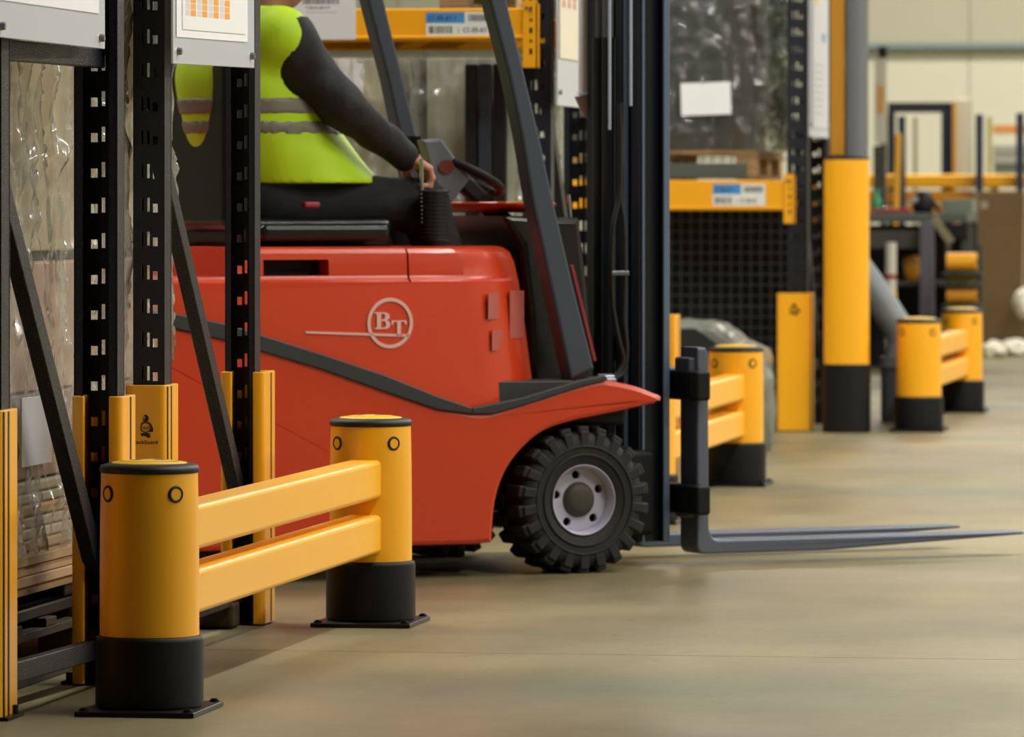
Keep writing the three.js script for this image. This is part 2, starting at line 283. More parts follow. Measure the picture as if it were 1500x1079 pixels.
// ---------------------------------------------------------------- building column and its guard
{
  const c = onFloor(1240, 632.5);
  const t = thing('column_guard', 'tall yellow column guard with a black base', 'column guard', c);
  mk('shell', lathe([[.108, .31], [.108, 1.29], [.104, 1.298], [.098, 1.3], [.09, 1.3], [.09, .31]], 48).scale(1, 1, 1), M.yellow, t);
  mk('base_sleeve', lathe([[.112, 0], [.116, .006], [.116, .318], [.112, .324], [.107, .325], [.107, 0]], 48), M.black, t);
  mk('top_collar', lathe([[.109, 1.298], [.11, 1.305], [.108, 1.312], [.07, 1.314], [.07, 1.298]], 48), M.rubber, t);
  const s = thing('steel_column', 'round grey steel column rising out of the tall yellow guard', 'column', V(c.x + .05, 0, c.z - .005));
  mk('shaft', cy(.054, 8.9, 0, 4.45, 0, 'y', .054, 40), M.steelGrey, s);
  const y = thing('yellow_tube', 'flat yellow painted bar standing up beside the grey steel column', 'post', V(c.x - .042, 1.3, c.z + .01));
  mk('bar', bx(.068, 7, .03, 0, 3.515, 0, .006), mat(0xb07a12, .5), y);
  const d = at(1296, 292, 28.85);
  const e = thing('grey_duct', 'fat grey bent pipe slanting down behind the barrier right of the column', 'pipe', V(d.x, 0, d.z));
  mk('elbow', tube([[-.16, .80, 0], [-.1, .72, 0], [.02, .54, 0], [.085, .42, 0], [.07, .30, 0]], .075, 40, 24), mat(0x70777a, .4), e);
  mk('collar', [cy(.086, .05, .06, .30, 0, 'y', .086, 32)], mat(0x54595c, .45), e);
  mk('lower_pipe', cy(.07, .29, .05, .145, 0, 'y', .07, 32), mat(0x31353a, .5), e);
}
// ---------------------------------------------------------------- signs on the rack ends
const rows = (c, x, y, w, n, h) => { for (let i = 0; i < n; i++) { c.fillStyle = '#d5d2d6'; c.fillRect(x, y + i * h, w * .46, h - 2); c.fillStyle = i % 2 ? '#eba040' : '#f0ab55'; c.fillRect(x + w * .5, y + i * h, w * .5, h - 2); } };
function signBoard(label, za, zb, y0, y1, x, draw, papers, tilt = 0) {   // stands in the plane of the rack end, faces +x
  const t = thing('sign_board', label, 'sign', V(x, y0, (za + zb) / 2)), w = Math.abs(za - zb), h = y1 - y0;
  mk('backing', bx(.006, h, w, 0, h / 2, 0, .002), M.sign, t);
  for (const [u0, u1, v0, v1, k] of papers) {
    const g = new THREE.BoxGeometry(w * (u1 - u0), h * (v1 - v0), .002).rotateY(Math.PI / 2); g.userData.keepUV = true;
    mk('paper', g, k ? draw : M.paper, t).position.set(.0045 + .002 * k, h * (v0 + v1) / 2, w / 2 - w * (u0 + u1) / 2);
  }
  for (const [a, b] of [[.45, .04], [-.45, .04], [.45, .96], [-.45, .96]]) mk('bolt', cy(.01, .012, .008, h * b, w * a, 'x', .008, 8), M.bolt, t);
  t.rotation.x = tilt; pieces(t); return t;
}
const blankSheet = decal(print(512, 512, (c) => { c.fillStyle = '#dedfda'; c.fillRect(0, 0, 512, 512); c.strokeStyle = '#b8b9b6'; c.lineWidth = 3; c.strokeRect(4, 4, 504, 504); c.fillStyle = '#c9cac7'; for (let i = 0; i < 14; i++) c.fillRect(60, 40 + i * 24, 300 + (i * 53 % 90), 5); c.fillStyle = '#a9adb4'; c.fillRect(380, 470, 60, 10); }));
const orangeSheet = decal(print(512, 1024, (c) => { c.fillStyle = '#e9ebee'; c.fillRect(0, 0, 512, 1024); for (let k = 0; k < 4; k++) rows(c, 20 + k * 92, 44, 84, 38, 24.5); }));
const pinkSheet = decal(print(512, 1024, (c) => { c.fillStyle = '#d8d2bd'; c.fillRect(0, 0, 512, 1024); for (let k = 0; k < 3; k++) { c.fillStyle = '#b98a75'; c.fillRect(60 + k * 140, 40, 80, 800); c.fillStyle = '#cbb49c'; for (let i = 0; i < 30; i++) c.fillRect(60 + k * 140, 60 + i * 26, 80, 5); } }));
const mixSheet = decal(print(256, 1024, (c) => { c.fillStyle = '#c4c5cc'; c.fillRect(0, 0, 256, 1024); c.fillStyle = '#b9433c'; c.fillRect(40, 330, 60, 36); c.fillRect(40, 420, 60, 30); c.fillStyle = '#c9bd3c'; c.fillRect(40, 480, 56, 44); c.fillRect(44, 560, 52, 36); c.fillRect(190, 500, 40, 40); c.fillStyle = '#7a9bb5'; c.fillRect(150, 690, 70, 30); c.fillStyle = '#a9aab4'; for (let i = 0; i < 8; i++) c.fillRect(30, 800 + i * 24, 150, 8); }));
{
  const X = -2.985, z = px => at(px, 292, alongX(px, X)).z, y = (px, py) => at(px, py, alongX(px, X)).y;
  signBoard('grey sign board with plain paper sheets fixed across the nearest rack frame', z(-10), z(152), y(152, 72), 2.05, X, blankSheet, [[.02, .93, .13, .98, 0], [.08, .72, .20, .98, 1]]);
  signBoard('white sign board with orange columns printed on its sheet, top left', z(252), z(371), y(371, 103), 2.2, X, orangeSheet, [[.03, .90, .085, .98, 0], [.09, .86, .11, .98, 1]], .0115);
  const X2 = Q.row2[0] + .08, f2 = px => at(px, 292, alongX(px, X2));
  signBoard('cream sign board with pink columns on the rack end behind the forklift mast', f2(816).z, f2(847).z, at(850, 157, 20.3).y, 2.6, X2, pinkSheet, [[.04, .96, .14, .98, 1]]);
  const X3 = Q.row3[0] + .06, f3 = px => at(px, 292, alongX(px, X3));
  signBoard('tall grey sign board with red and yellow marks beside the yellow upright bar', f3(1185).z, f3(1213).z, at(1200, 202, 28.4).y, 2.9, X3, mixSheet, [[.08, .92, .03, .98, 1]]);
}
// ---------------------------------------------------------------- yellow beams
const beamLabel = (a, b) => decal(print(512, 128, (c) => {
  c.fillStyle = '#d7d9d2'; c.fillRect(0, 0, 512, 128); c.fillStyle = '#3f86c4'; c.fillRect(0, 0, 275, 60); c.fillStyle = '#cfd3d2'; c.fillRect(290, 8, 210, 48);
  c.fillStyle = '#15181c'; c.font = 'bold 40px sans-serif'; c.fillText(a, 16, 46); c.fillText(b, 262, 112); c.font = 'bold 34px sans-serif'; c.fillText(')', 225, 110);
  let s = 7; for (let x = 300; x < 490;) { s = (s * 1103 + 12345) % 9973; const w = 2 + s % 7; c.fillRect(x, 14, w, 36); x += w + 2 + s % 5; } for (let x = 20; x < 185;) { s = (s * 1103 + 12345) % 9973; const w = 2 + s % 7; c.fillRect(x, 76, w, 40); x += w + 2 + s % 5; }
}));
function beam(label, xEnd, z, yTop, h, len, labelText, labelAt, labelW) {
  const t = thing('rack_beam', label, 'beam', V(xEnd, yTop, z));
  mk('beam', [bx(len, h, .045, -len / 2 - .05, -h / 2, 0, .006), bx(len, .012, .05, -len / 2 - .05, -h + .012, .002, .003)], M.beam, t);
  const hs = []; for (let i = 0; i < 6; i++) hs.push(rect(-.022, .03 - i * .036, .011, i % 2 ? .02 : .011));
  mk('end_connector', [extr(shape([[-.05, .02 + h * .05], [0, .02 + h * .05], [0, -.205], [-.05, -.205]], hs), .006).translate(0, 0, .024), bx(.004, .22, .06, -.002, -.095, .0)], M.beam, t);
  mk('lock_pin', cy(.006, .012, -.035, .0, .034, 'z', .006, 10), M.bolt, t);
  const g = new THREE.BoxGeometry(labelW, h * .72, .0015); g.userData.keepUV = true; if (labelText) mk('location_label', g, labelText, t).position.set(labelAt, -h * .48, .0237);
  pieces(t); return t;
}
{
  const b2 = at(790, 12, 19.95); beam('high yellow rack beam with a blue and white label behind the driver', b2.x, b2.z + .02, b2.y, .112, 2.6, beamLabel('CC-05-A1 >', 'CC-05-A1'), -.262, .252);
  const b3 = at(1165, 264, 27.7); beam('low yellow rack beam carrying a wrapped pallet in the background', b3.x, b3.z + .02, b3.y, .145, 2.6, beamLabel('CC-06-A1 >', 'CC-06-A1'), -.265, .252);
  const t = print(384, 256, (c) => { c.fillStyle = '#d9dade'; c.fillRect(0, 0, 384, 256); c.fillStyle = '#33363c'; let s = 5; for (let x = 70; x < 285;) { s = (s * 1103 + 12345) % 9973; const w = 3 + s % 6; c.fillRect(x, 30, w, 44); x += w + 3 + s % 4; } c.font = 'bold 20px sans-serif'; c.fillText('*7-05-01-80117*', 84, 100); c.fillStyle = '#9a9da2'; c.fillRect(90, 114, 180, 4); c.fillStyle = '#6a6d72'; c.font = '14px sans-serif'; c.fillText('CC-05-A1', 50, 190); });
  const p = at(474, 58, 19.8), g = new THREE.BoxGeometry(.226, .17, .002); g.userData.keepUV = true;
  const s = thing('barcode_sheet', 'white barcode sheet hanging over the high yellow beam behind the driver', 'paper', V(p.x, p.y, p.z + .005)); mk('sheet', g, decal(t), s).position.y = .085;
}
// ---------------------------------------------------------------- forklift (x forward, y up, z towards the camera side; origin under the near front wheel)
const HEAD = 27 * Math.PI / 180, cH = Math.cos(HEAD), sH = Math.sin(HEAD);
const F0 = onFloor(850, 840), FD = FPX * HC / (840 - CY), FL = (850 - CX) / FPX * FD;
function N(px, py, z = 0) { const k = (px - CX) / FPX, x = (k * (FD - z * cH) - FL - z * sH) / (cH - k * sH), d = FD + x * sH - z * cH; return [x, HC - (py - CY) / FPX * d]; }
const NS = (pts, z = 0) => pts.map(p => N(p[0], p[1], z));
const lift = thing('forklift', 'red counterbalance forklift carrying its driver across the aisle', 'forklift', F0, YAW + HEAD);
const smooth = (s, pts) => s.splineThru(pts.map(p => new THREE.Vector2(p[0], p[1])));
const ev = new Evaluator();
function cut(geo, cutters) { let a = new Brush(geo); a.updateMatrixWorld(); for (const c of cutters) { const b = new Brush(c); b.updateMatrixWorld(); a = ev.evaluate(a, b, SUBTRACTION); } return a.geometry; }
const WHEEL = N(857, 735);
{
  // lower frame
  const s = new THREE.Shape(), v = (px, py) => { const q = N(px, py); return new THREE.Vector2(q[0], q[1]); };
  let q = N(120, 813); s.moveTo(...q); s.lineTo(...N(700, 797)); s.lineTo(...N(722, 794));
  s.splineThru([v(727, 735), v(742, 690), v(768, 655), v(800, 630), v(842, 616)]);
  s.lineTo(...N(905, 603)); s.lineTo(...N(962, 590)); s.lineTo(...N(970, 580));
  s.splineThru([v(930, 565), v(885, 556)]); s.splineThru([v(850, 563), v(770, 588), v(720, 603), v(690, 604)]); s.splineThru([v(640, 594), v(560, 566), v(470, 534), v(400, 513), v(330, 492), v(200, 466), v(100, 452)]);
  s.lineTo(...q);
  mk('frame_side', extr(s, .14, .014, 16).translate(0, 0, -.14), M.red, lift);
  mk('frame_side', extr(s, .14, .014, 16).translate(0, 0, -1.08), M.red, lift);
  const c0 = N(110, 813), c1 = N(690, 800), c2 = N(690, 640), c3 = N(110, 470);
  mk('chassis', extr(shape([c0, c1, c2, [c2[0] - .1, c2[1]], c3]), .80, .01).translate(0, 0, -.94), M.dark, lift);
  // dark band along the top edge of the frame
  const bt = [[100, 432], [250, 458], [330, 474], [400, 496], [470, 518], [560, 548], [640, 580], [690, 597]], bb = [[690, 606], [640, 600], [560, 573], [470, 541], [400, 520], [330, 499], [250, 480], [100, 458]];
  mk('rubber_band', extr(shape(NS([...bt, ...bb], .0)), .02, .004).translate(0, 0, -.012), M.band, lift);
  mk('rubber_band', extr(shape(NS([[690, 597], [760, 583], [850, 556], [885, 549], [890, 556], [850, 566], [770, 592], [720, 606], [690, 606]])), .02, .004).translate(0, 0, -.012), M.band, lift);
  // step and floor
  const fp = NS([[632, 560], [850, 557], [855, 566], [770, 592], [700, 606]], -.02);
  mk('floor_plate', extr(shape(fp), 1.0, .005).translate(0, 0, -1.04), M.band, lift);
  // hood over the battery: stacked plan outlines joined into one skin
  const outline = (x0, x1, inset, zc) => { const w = .54 - inset, o = []; const P4 = [[x0, .5 * w], [x0 + .04, w], [x1, w], [x1 + .10, w - .025], [x1 + .19, w - .075], [x1 + .25, w - .15], [x1 + .26, .1], [x1 + .26, -.1], [x1 + .25, -w + .15], [x1 + .19, -w + .075], [x1 + .1, -w + .025], [x1, -w], [x0 + .04, -w], [x0, -.5 * w]]; for (const p of P4) o.push([p[0], p[1] - .54]); return o; };
  const rings = [], xr = N(100, 500)[0], xs = N(338, 362)[0];
  const levels = [[600, 704, .022], [556, 702, .022], [480, 692, .022], [430, 685, .022], [412, 682, .024], [408, 681, .036], [403, 680, .040], [385, 676, .042], [370, 669, .046], [364, 661, .056], [361, 650, .075]];
  for (const [py, px, ins] of levels) { const p = N(px, py, -ins); rings.push(outline(py < 406 ? xs + (408 - py) * -.0 : xr, p[0], ins).map(o => V(o[0], p[1], o[1]))); }
  const pos = [], n = rings[0].length;
  const quad = (a, b, c, d) => pos.push(...a.toArray(), ...b.toArray(), ...c.toArray(), ...a.toArray(), ...c.toArray(), ...d.toArray());
  for (let i = 0; i < rings.length - 1; i++) for (let k = 0; k < n; k++) quad(rings[i][k], rings[i][(k + 1) % n], rings[i + 1][(k + 1) % n], rings[i + 1][k]);
  const capf = (r, up) => { for (let k = 1; k < n - 1; k++) { const t = [r[0], r[k], r[k + 1]]; if (!up) t.reverse(); t.forEach(p => pos.push(...p.toArray())); } };
  capf(rings.at(-1), true); capf(rings[0], false);
  let hg = new THREE.BufferGeometry(); hg.setAttribute('position', new THREE.Float32BufferAttribute(pos, 3)); hg.setAttribute('uv', new THREE.Float32BufferAttribute(new Float32Array(pos.length / 3 * 2), 2)); hg.computeVertexNormals();
  { // face winding check: the outline runs so that outside is out
    const a = new THREE.Box3().setFromBufferAttribute(hg.attributes.position), p = hg.attributes.position; let vol = 0; const A = V(), B = V(), C = V();
    for (let i = 0; i < p.count; i += 3) { A.fromBufferAttribute(p, i); B.fromBufferAttribute(p, i + 1); C.fromBufferAttribute(p, i + 2); vol += A.dot(B.cross(C)); }
    if (vol < 0) { for (let i = 0; i < p.count; i += 3) for (const k of [0]) { const x = [p.getX(i), p.getY(i), p.getZ(i)]; p.setXYZ(i, p.getX(i + 1), p.getY(i + 1), p.getZ(i + 1)); p.setXYZ(i + 1, ...x); } hg.computeVertexNormals(); }
  }
  const sl0 = N(386, 404, -.04), sl1 = N(482, 380, -.04), sm0 = N(598, 408, -.04), sm1 = N(598, 366, -.04);
  hg = cut(hg, [bx(sl1[0] - sl0[0], sl1[1] - sl0[1], .16, (sl0[0] + sl1[0]) / 2, (sl0[1] + sl1[1]) / 2, -.05), bx(.007, sm1[1] - sm0[1] + .02, .06, sm0[0], (sm0[1] + sm1[1]) / 2, -.035)]);
  hg = toCreasedNormals(hg.index ? hg.toNonIndexed() : hg, .55);
  const hood = mk('hood', hg, M.red, lift);
  mk('vent_grille', bx(sl1[0] - sl0[0] - .004, sl1[1] - sl0[1] - .002, .02, (sl0[0] + sl1[0]) / 2, (sl0[1] + sl1[1]) / 2, -.115), M.dark, hood);
  // round badge with two letters
  const font = await new FontLoader().loadAsync('fonts/droid/droid_serif_bold.typeface.json');
  const zl = -.0215, bc = N(571, 473, zl), letter = (ch, px, py, hpx) => { const g = new TextGeometry(ch, { font, size: hpx * .00198, depth: .003, curveSegments: 6 }), q = N(px, py, zl); g.computeBoundingBox(); return g.scale(1.22, 1, 1).translate(q[0], q[1], zl); };
  const ring = new THREE.Shape(); ring.absarc(0, 0, .0735, 0, Math.PI * 2); const ho = new THREE.Path(); ho.absarc(0, 0, .0635, 0, Math.PI * 2); ring.holes.push(ho);
  const ll = NS([[447, 485], [600, 489.5], [600, 493.5], [447, 488]], zl);
  const badge = mk('badge', extr(ring, .003, 0, 40).translate(bc[0], bc[1], zl), M.logo, lift);
  mk('letter', letter('B', 547, 482, 25), M.logo, badge); mk('letter', letter('T', 572.5, 492, 23), M.logo, badge);
  mk('badge_line', extr(shape(ll), .003).translate(0, 0, zl), M.logo, badge);
  // stickers on the rounded front corner
  const sticker = mat(0xb05a52, .4);
  for (const [px, py, w, h] of [[716, 448, .05, .075], [721, 498, .05, .06], [752, 460, .07, .14]]) {
    const f = (px - 702) / 60, q = N(px, py, -.05 - f * .07); const p4 = [[0, 0], [.10, .025], [.19, .075], [.25, .15]], x1 = N(px < 730 ? 690 : 692, py, -.022)[0], dxx = q[0] - x1;
    let zi = 0; for (let i = 0; i < 3; i++) if (dxx >= p4[i][0]) zi = p4[i][1] + (dxx - p4[i][0]) / (p4[i + 1][0] - p4[i][0]) * (p4[i + 1][1] - p4[i][1]);
    mk('sticker', bx(w, h, .003).rotateY(.46), sticker, hood).position.set(q[0], q[1], -.022 - zi + .004);
  }
  // wheels
  const lug = () => { const gs = [lathe([[.10, -.085], [.13, -.098], [.17, -.10], [.192, -.092], [.203, -.075], [.203, .075], [.192, .092], [.17, .10], [.13, .098], [.10, .085]], 56).rotateX(Math.PI / 2)]; for (let i = 0; i < 22; i++) for (const s of [-1, 1]) { const g = bx(.036, .03, .088, 0, .2045, s * .05, .007).rotateZ((i + (s > 0 ? 0 : .5)) * Math.PI / 11); gs.push(g); gs.push(bx(.030, .05, .012, 0, .180, s * .096, .005).rotateZ((i + (s > 0 ? 0 : .5)) * Math.PI / 11)); } gs.push(new THREE.TorusGeometry(.135, .004, 8, 48).translate(0, 0, .099), new THREE.TorusGeometry(.16, .003, 8, 48).translate(0, 0, .101)); return join(gs); };
  const rs = new THREE.Shape(); rs.absarc(0, 0, .093, 0, Math.PI * 2); const hole = (x, y, r) => { const p = new THREE.Path(); p.absarc(x, y, r, 0, Math.PI * 2); rs.holes.push(p); };
  for (let i = 0; i < 5; i++) { const a = (i * 72 + 96) * Math.PI / 180; hole(Math.cos(a) * .0745, Math.sin(a) * .0745, .0125); }
  const wheel = (x, y, z, k, flip) => {
    const t = mk('wheel', lug(), M.tyre, lift); t.position.set(x, y, z); t.scale.setScalar(k); if (flip) t.rotation.y = Math.PI;
    mk('rim', [extr(rs, .012, .002, 24).translate(0, 0, .045), lathe([[.089, 0], [.089, .05], [.098, .062], [.106, .092], [.100, .094], [.094, .066], [.092, .05], [.092, 0]].map(p => p), 48).rotateX(Math.PI / 2)], M.rim, t);
    mk('hub', lathe([[0, .078], [.03, .078], [.044, .072], [.052, .06], [.054, .04], [.054, 0]], 32).rotateX(Math.PI / 2), M.hub, t);
    mk('drum', cy(.088, .03, 0, 0, .01, 'z', .088, 32), M.dark, t);
  };
  wheel(WHEEL[0], .217, -.10, 1, false); wheel(WHEEL[0], .217, -.98, 1, true);
  const rw = N(352, 800); wheel(rw[0], .176, -.17, .81, false); wheel(rw[0], .176, -.91, .81, true);
  mk('axle', cy(.05, .8, WHEEL[0], .217, -.54, 'z', .05, 20), M.dark, lift);
  mk('wheel_housing', [bx(.40, .30, .62, WHEEL[0] - .02, .33, -.54, .02), bx(.30, .10, .98, WHEEL[0] + .02, .485, -.54, .02)], M.dark, lift);
  // overhead guard
  const post = (pts, z, m, w = .07) => mk('guard_post', extr(shape(NS(pts, 0)), w, .008).translate(0, 0, z), m, lift);
  const front = [[846, 556], [880, 540], [850, 420], [821, 297], [800, 200], [778, 108], [752, 0], [710, -185], [686, -185], [727, 0], [755, 108], [774, 200], [790, 297]];
  post(front, -.11, M.guardPaint); const zf = -1.04; post(front.map(p => [p[0] + 24, p[1]]), zf, M.guardPaint);
  const rear = [[196, 440], [222, 440], [253, -185], [231, -185]];
  post(rear, -.11, M.guardPaint); post(rear, zf, M.guardPaint);
  const ra = N(242, -185), fb = N(698, -185);
  for (let i = 0; i < 9; i++) mk('roof_bar', bar([ra[0] + (fb[0] - ra[0]) * i / 8, ra[1], -.06], [ra[0] + (fb[0] - ra[0]) * i / 8, ra[1], -1.03], .05, .025, V(0, 1, 0), .006), M.guardPaint, lift);
  for (const z of [-.075, -1.005]) mk('roof_rail', bar([ra[0], ra[1] - .01, z], [fb[0], fb[1] - .01, z], .06, .05, V(0, 1, 0), .01), M.guardPaint, lift);
  mk('grab_handle', tube([[NS([[603, 260]], -.2)[0][0] + .05, .955, -.96], [...NS([[603, 260]], -.2)[0], -.96], [...NS([[594, 225]], -.2)[0], -.96], [...NS([[560, 60]], -.2)[0], -.96], [...NS([[540, -60]], -.2)[0], -.96], [NS([[524, -175]], -.2)[0][0], N(240, -185)[1] - .02, -.98]], .022, 24, 10), M.dark, lift);
  // red reflector strip beside the front post
  mk('reflector_strip', extr(shape(NS([[846, 390], [850, 388], [884, 528], [880, 530]])), .012, .001).translate(0, 0, -.055), mat(0x8a2b35, .3), lift);
  mk('lamp_bracket', [bx(.075, .035, .09, ...N(895, 561), -.07, .012), cy(.02, .05, ...N(906, 558), -.09, 'x', .02, 16)], M.steel, lift);
  // dash and cowl between the floor and the mast
  const dz = -.86, dw = .64;
  mk('cowl', extr(shape([N(775, 572, -.24), N(868, 560, -.24), N(858, 420, -.24), N(846, 318, -.24), N(735, 316, -.24), N(760, 360, -.24), N(772, 460, -.24)]), dw, .02).translate(0, 0, dz), M.darkGloss, lift);
  { const a = N(712, 303, -.22), b = N(858, 303, -.22); mk('cowl_top', lathe([[0, .002], [.10, .002], [.122, .010], [.13, .018], [.124, .022], [.1, .014], [0, .010]], 40).scale((b[0] - a[0]) / .26, 1.6, 2.45).translate((a[0] + b[0]) / 2, a[1] - .02, -.54), M.red, lift); }
  // steering column, wheel with knob, slanted display panel
  const sc = N(672, 262, -.45), sb = N(745, 330, -.45);
  mk('steering_column', bar([...sc, -.45], [...sb, -.45], .05, .05, V(0, 1, 0), .012), M.dark, lift);
  const sw = mk('steering_wheel', new THREE.TorusGeometry(.15, .014, 12, 48).rotateX(Math.PI / 2).rotateZ(-.42), M.dark, lift); sw.position.set(sc[0] - .015, sc[1] + .02, -.45);
  mk('spoke', [0, 2.1, 4.2].map(a => bx(.14, .012, .03, .07, 0, 0, .004).rotateY(a).rotateZ(-.42)), M.dark, sw);
  const kn = N(619, 232, -.40); mk('knob', [cy(.018, .045, -.147, .085, .02, 'y', .024, 16), cy(.007, .03, -.147, .06, .02)], M.dark, sw);
  mk('display_panel', extr(shape(NS([[622, 205], [650, 203], [692, 262], [662, 300], [648, 296]], -.30)), .05, .008).translate(0, 0, -.36), mat(0x656b72, .4), lift);
  mk('panel_button', cy(.016, .008, 0, 0, 0, 'z', .02, 20).scale(1.3, 1, 1).translate(...N(655, 244, -.30), -.307), mat(0x6a2a20, .4), lift);
  mk('control_lever', [tube([[...N(619, 330, -.22), -.22], [...N(618, 270, -.22), -.22], [...N(617, 232, -.22), -.22]], .006, 12, 8)], M.chrome, lift);
  mk('control_lever', [tube([[...N(836, 330, -.3), -.3], [...N(833, 285, -.3), -.3]], .006, 8, 8)], M.chrome, lift);
  // seat
  const seat = mk('seat', bx(.50, .10, .50, ...(() => { const p = N(392, 345, -.52); return [p[0] + .06, 1.005]; })(), -.52, .035), M.darkGloss, lift);
  const bp = N(300, 240, -.52); mk('backrest', bx(.12, .52, .48, bp[0] + .02, 1.27, -.52, .04).translate(0, 0, 0), M.darkGloss, lift);
  mk('arm_rest', bx(.42, .05, .09, ...N(470, 340, -.22), -.22, .02), M.darkGloss, lift);
  mk('seat_belt_latch', bx(.05, .018, .03, ...N(455, 300, -.235), -.235, .006), mat(0x9a2a35, .4), lift);
  mk('hose_bellows', lathe([...Array(13).keys()].flatMap(i => [[.05, i * .012], [.038, i * .012 + .006]]), 20).translate(...N(640, 352, -.2), -.22), M.rubber, lift);
  // mast
  const ibeam = (x, z, w, H, y0, f) => join([bx(.018, H, f, x - w / 2 + .009, y0 + H / 2, z), bx(.020, H, f, x + w / 2 - .010, y0 + H / 2, z, .003), bx(w - .03, H, .014, x, y0 + H / 2, z - .004)]);
  const mz = -.29, mz2 = -.57, mo = N(951, 300, mz)[0], mi = N(913, 300, mz - .05)[0] + .03;
  for (const z of [mz, mz2]) {
    const o = mk('outer_mast_rail', ibeam(mo, z, .10, 2.15, .07, .055), M.mast, lift);
    mk('edge_strip', bx(.022, 2.15, .012, mo + .039, 1.145, z + .034, .003), M.mastEdge, o); mk('edge_strip', bx(.009, 2.15, .008, mo - .038, 1.145, z + .031, .002), M.mastEdge, o);
    const s = z === mz ? -1 : 1;
    const i = mk('inner_mast_rail', ibeam(mi, z + s * .062, .08, 2.15, .09, .04), M.mast, lift); mk('edge_strip', bx(.014, 2.15, .008, mi - .028, 1.165, z + s * .062 + .024, .002), M.mastEdge, i);
    mk('lift_cylinder', cy(.022, 1.5, mo - .08, .85, z + s * .11, 'y', .022, 20), M.mast, lift);
    mk('cylinder_rod', cy(.013, .75, mo - .08, 1.95, z + s * .11, 'y', .013, 16), M.steel, lift);
    mk('lift_chain', [...Array(60).keys()].map(k => bx(k % 2 ? .010 : .016, .026, k % 2 ? .016 : .010, mo - .02, .62 + k * .026, z + s * .15)), M.steel, lift);
  }
  for (const y of [.30, .66, 1.95]) mk('cross_member', bx(.03, .09, mz - mz2 - .03, mo - .035, y, (mz + mz2) / 2, .008), M.mast, lift);
  mk('mast_foot', bx(.12, .26, mz - mz2 + .1, mo - .06, .22, (mz + mz2) / 2, .02), M.dark, lift);
  const hz = -.215, hp = (px, py) => [...N(px, py, hz), hz];
  mk('hydraulic_hose', tube([hp(908, 150), hp(907, 290), hp(899, 325), hp(896, 400), hp(898, 450), hp(907, 500), hp(913, 530), hp(900, 552), hp(880, 558)], .008, 60, 8), M.rubber, lift);
  mk('hydraulic_hose', tube([hp(912, 150), hp(909, 290), hp(914, 330), hp(915, 420), hp(914, 470), hp(918, 510), hp(913, 545), hp(898, 556)], .008, 60, 8), M.rubber, lift);
  mk('hose_clamp', bx(.06, .014, .02, ...N(907, 400, hz), hz, .003), M.steel, lift);
  mk('guide_tube', cy(.021, 1.0, N(857, 138, -.62)[0], N(857, 138, -.62)[1] + .5, -.62, 'y', .021, 24), mat(0xdfe6f2, .35), lift);
  for (const [px, py] of [[893, 190], [924, 155]]) { const q = N(px, py, -.225); mk('guide_rod', cy(.0045, 2.2 - q[1], q[0], (q[1] + 2.2) / 2, -.225, 'y', .0045, 12), mat(0xa9b4c6, .3), lift); }
  mk('mast_light', [cy(.025, .07, 0, 0, 0, 'y', .03, 20).rotateZ(.4).translate(...N(860, 152, -.62), -.62)], mat(0x8d94a0, .35), lift);
  // carriage and forks
  const cx = N(985, 600, -.25)[0];
  mk('carriage_bar', bx(.05, .09, .74, cx + .035, .545, -.485, .01), M.dark, lift); mk('carriage_bar', bx(.05, .09, .74, cx + .035, .20, -.485, .01), M.dark, lift);
  mk('carriage_plate', [bx(.08, .40, .05, cx - .02, .37, -.34, .008), bx(.08, .40, .05, cx - .02, .37, -.63, .008)], M.dark, lift);
  for (const zf2 of [-.22, -.60]) {
    const xh = N(1019, 700, -.22)[0] - .025, tip = N(1492, 782, -.22)[0], y0 = .035, s = new THREE.Shape();
    s.moveTo(xh, .66); s.lineTo(xh, y0 + .03); s.quadraticCurveTo(xh, y0, xh + .03, y0); s.lineTo(xh + .45, y0); s.lineTo(tip - .02, y0 + .030); s.quadraticCurveTo(tip, y0 + .034, tip - .02, y0 + .040); s.lineTo(xh + .075, y0 + .042); s.quadraticCurveTo(xh + .045, y0 + .045, xh + .042, y0 + .085); s.lineTo(xh + .04, .64); s.lineTo(xh + .03, .66); s.lineTo(xh, .66);
    const f = mk('fork', extr(s, .11, .006, 8).translate(0, 0, zf2 - .055), M.fork, lift);
    mk('fork_hook', bx(.03, .06, .09, xh - .01, .60, zf2, .008), M.guardPaint, f); mk('fork_hook', bx(.03, .05, .09, xh - .01, .17, zf2, .008), M.guardPaint, f);
  }
  pieces(lift);
}
// ---------------------------------------------------------------- the driver
function sdfGeo(fn, lo, hi, cell) {
  const c = V(...lo).add(V(...hi)).multiplyScalar(.5), ext = Math.max(hi[0] - lo[0], hi[1] - lo[1], hi[2] - lo[2]) / 2 + cell * 2, res = Math.ceil(2 * ext / cell), mc = new MarchingCubes(res, M.skin, false, false, 400000), h = res / 2;
  for (let k = 0; k < res; k++) for (let j = 0; j < res; j++) for (let i = 0; i < res; i++) { const x = c.x + (i - h) / h * ext, y = c.y + (j - h) / h * ext, z = c.z + (k - h) / h * ext; mc.field[i + j * res + k * res * res] = (x < lo[0] - .02 || x > hi[0] + .02 || y < lo[1] - .02 || y > hi[1] + .02 || z < lo[2] - .02 || z > hi[2] + .02) ? -1 : -fn(x, y, z); }
  mc.isolation = 0; mc.update();
  const p = new Float32Array(mc.positionArray.slice(0, mc.count * 3)); for (let i = 0; i < p.length; i += 3) { p[i] = p[i] * ext + c.x; p[i + 1] = p[i + 1] * ext + c.y; p[i + 2] = p[i + 2] * ext + c.z; }
  let g = new THREE.BufferGeometry(); g.setAttribute('position', new THREE.BufferAttribute(p, 3)); g = mergeVertices(g, 1e-5); g.computeVertexNormals(); return g;
}
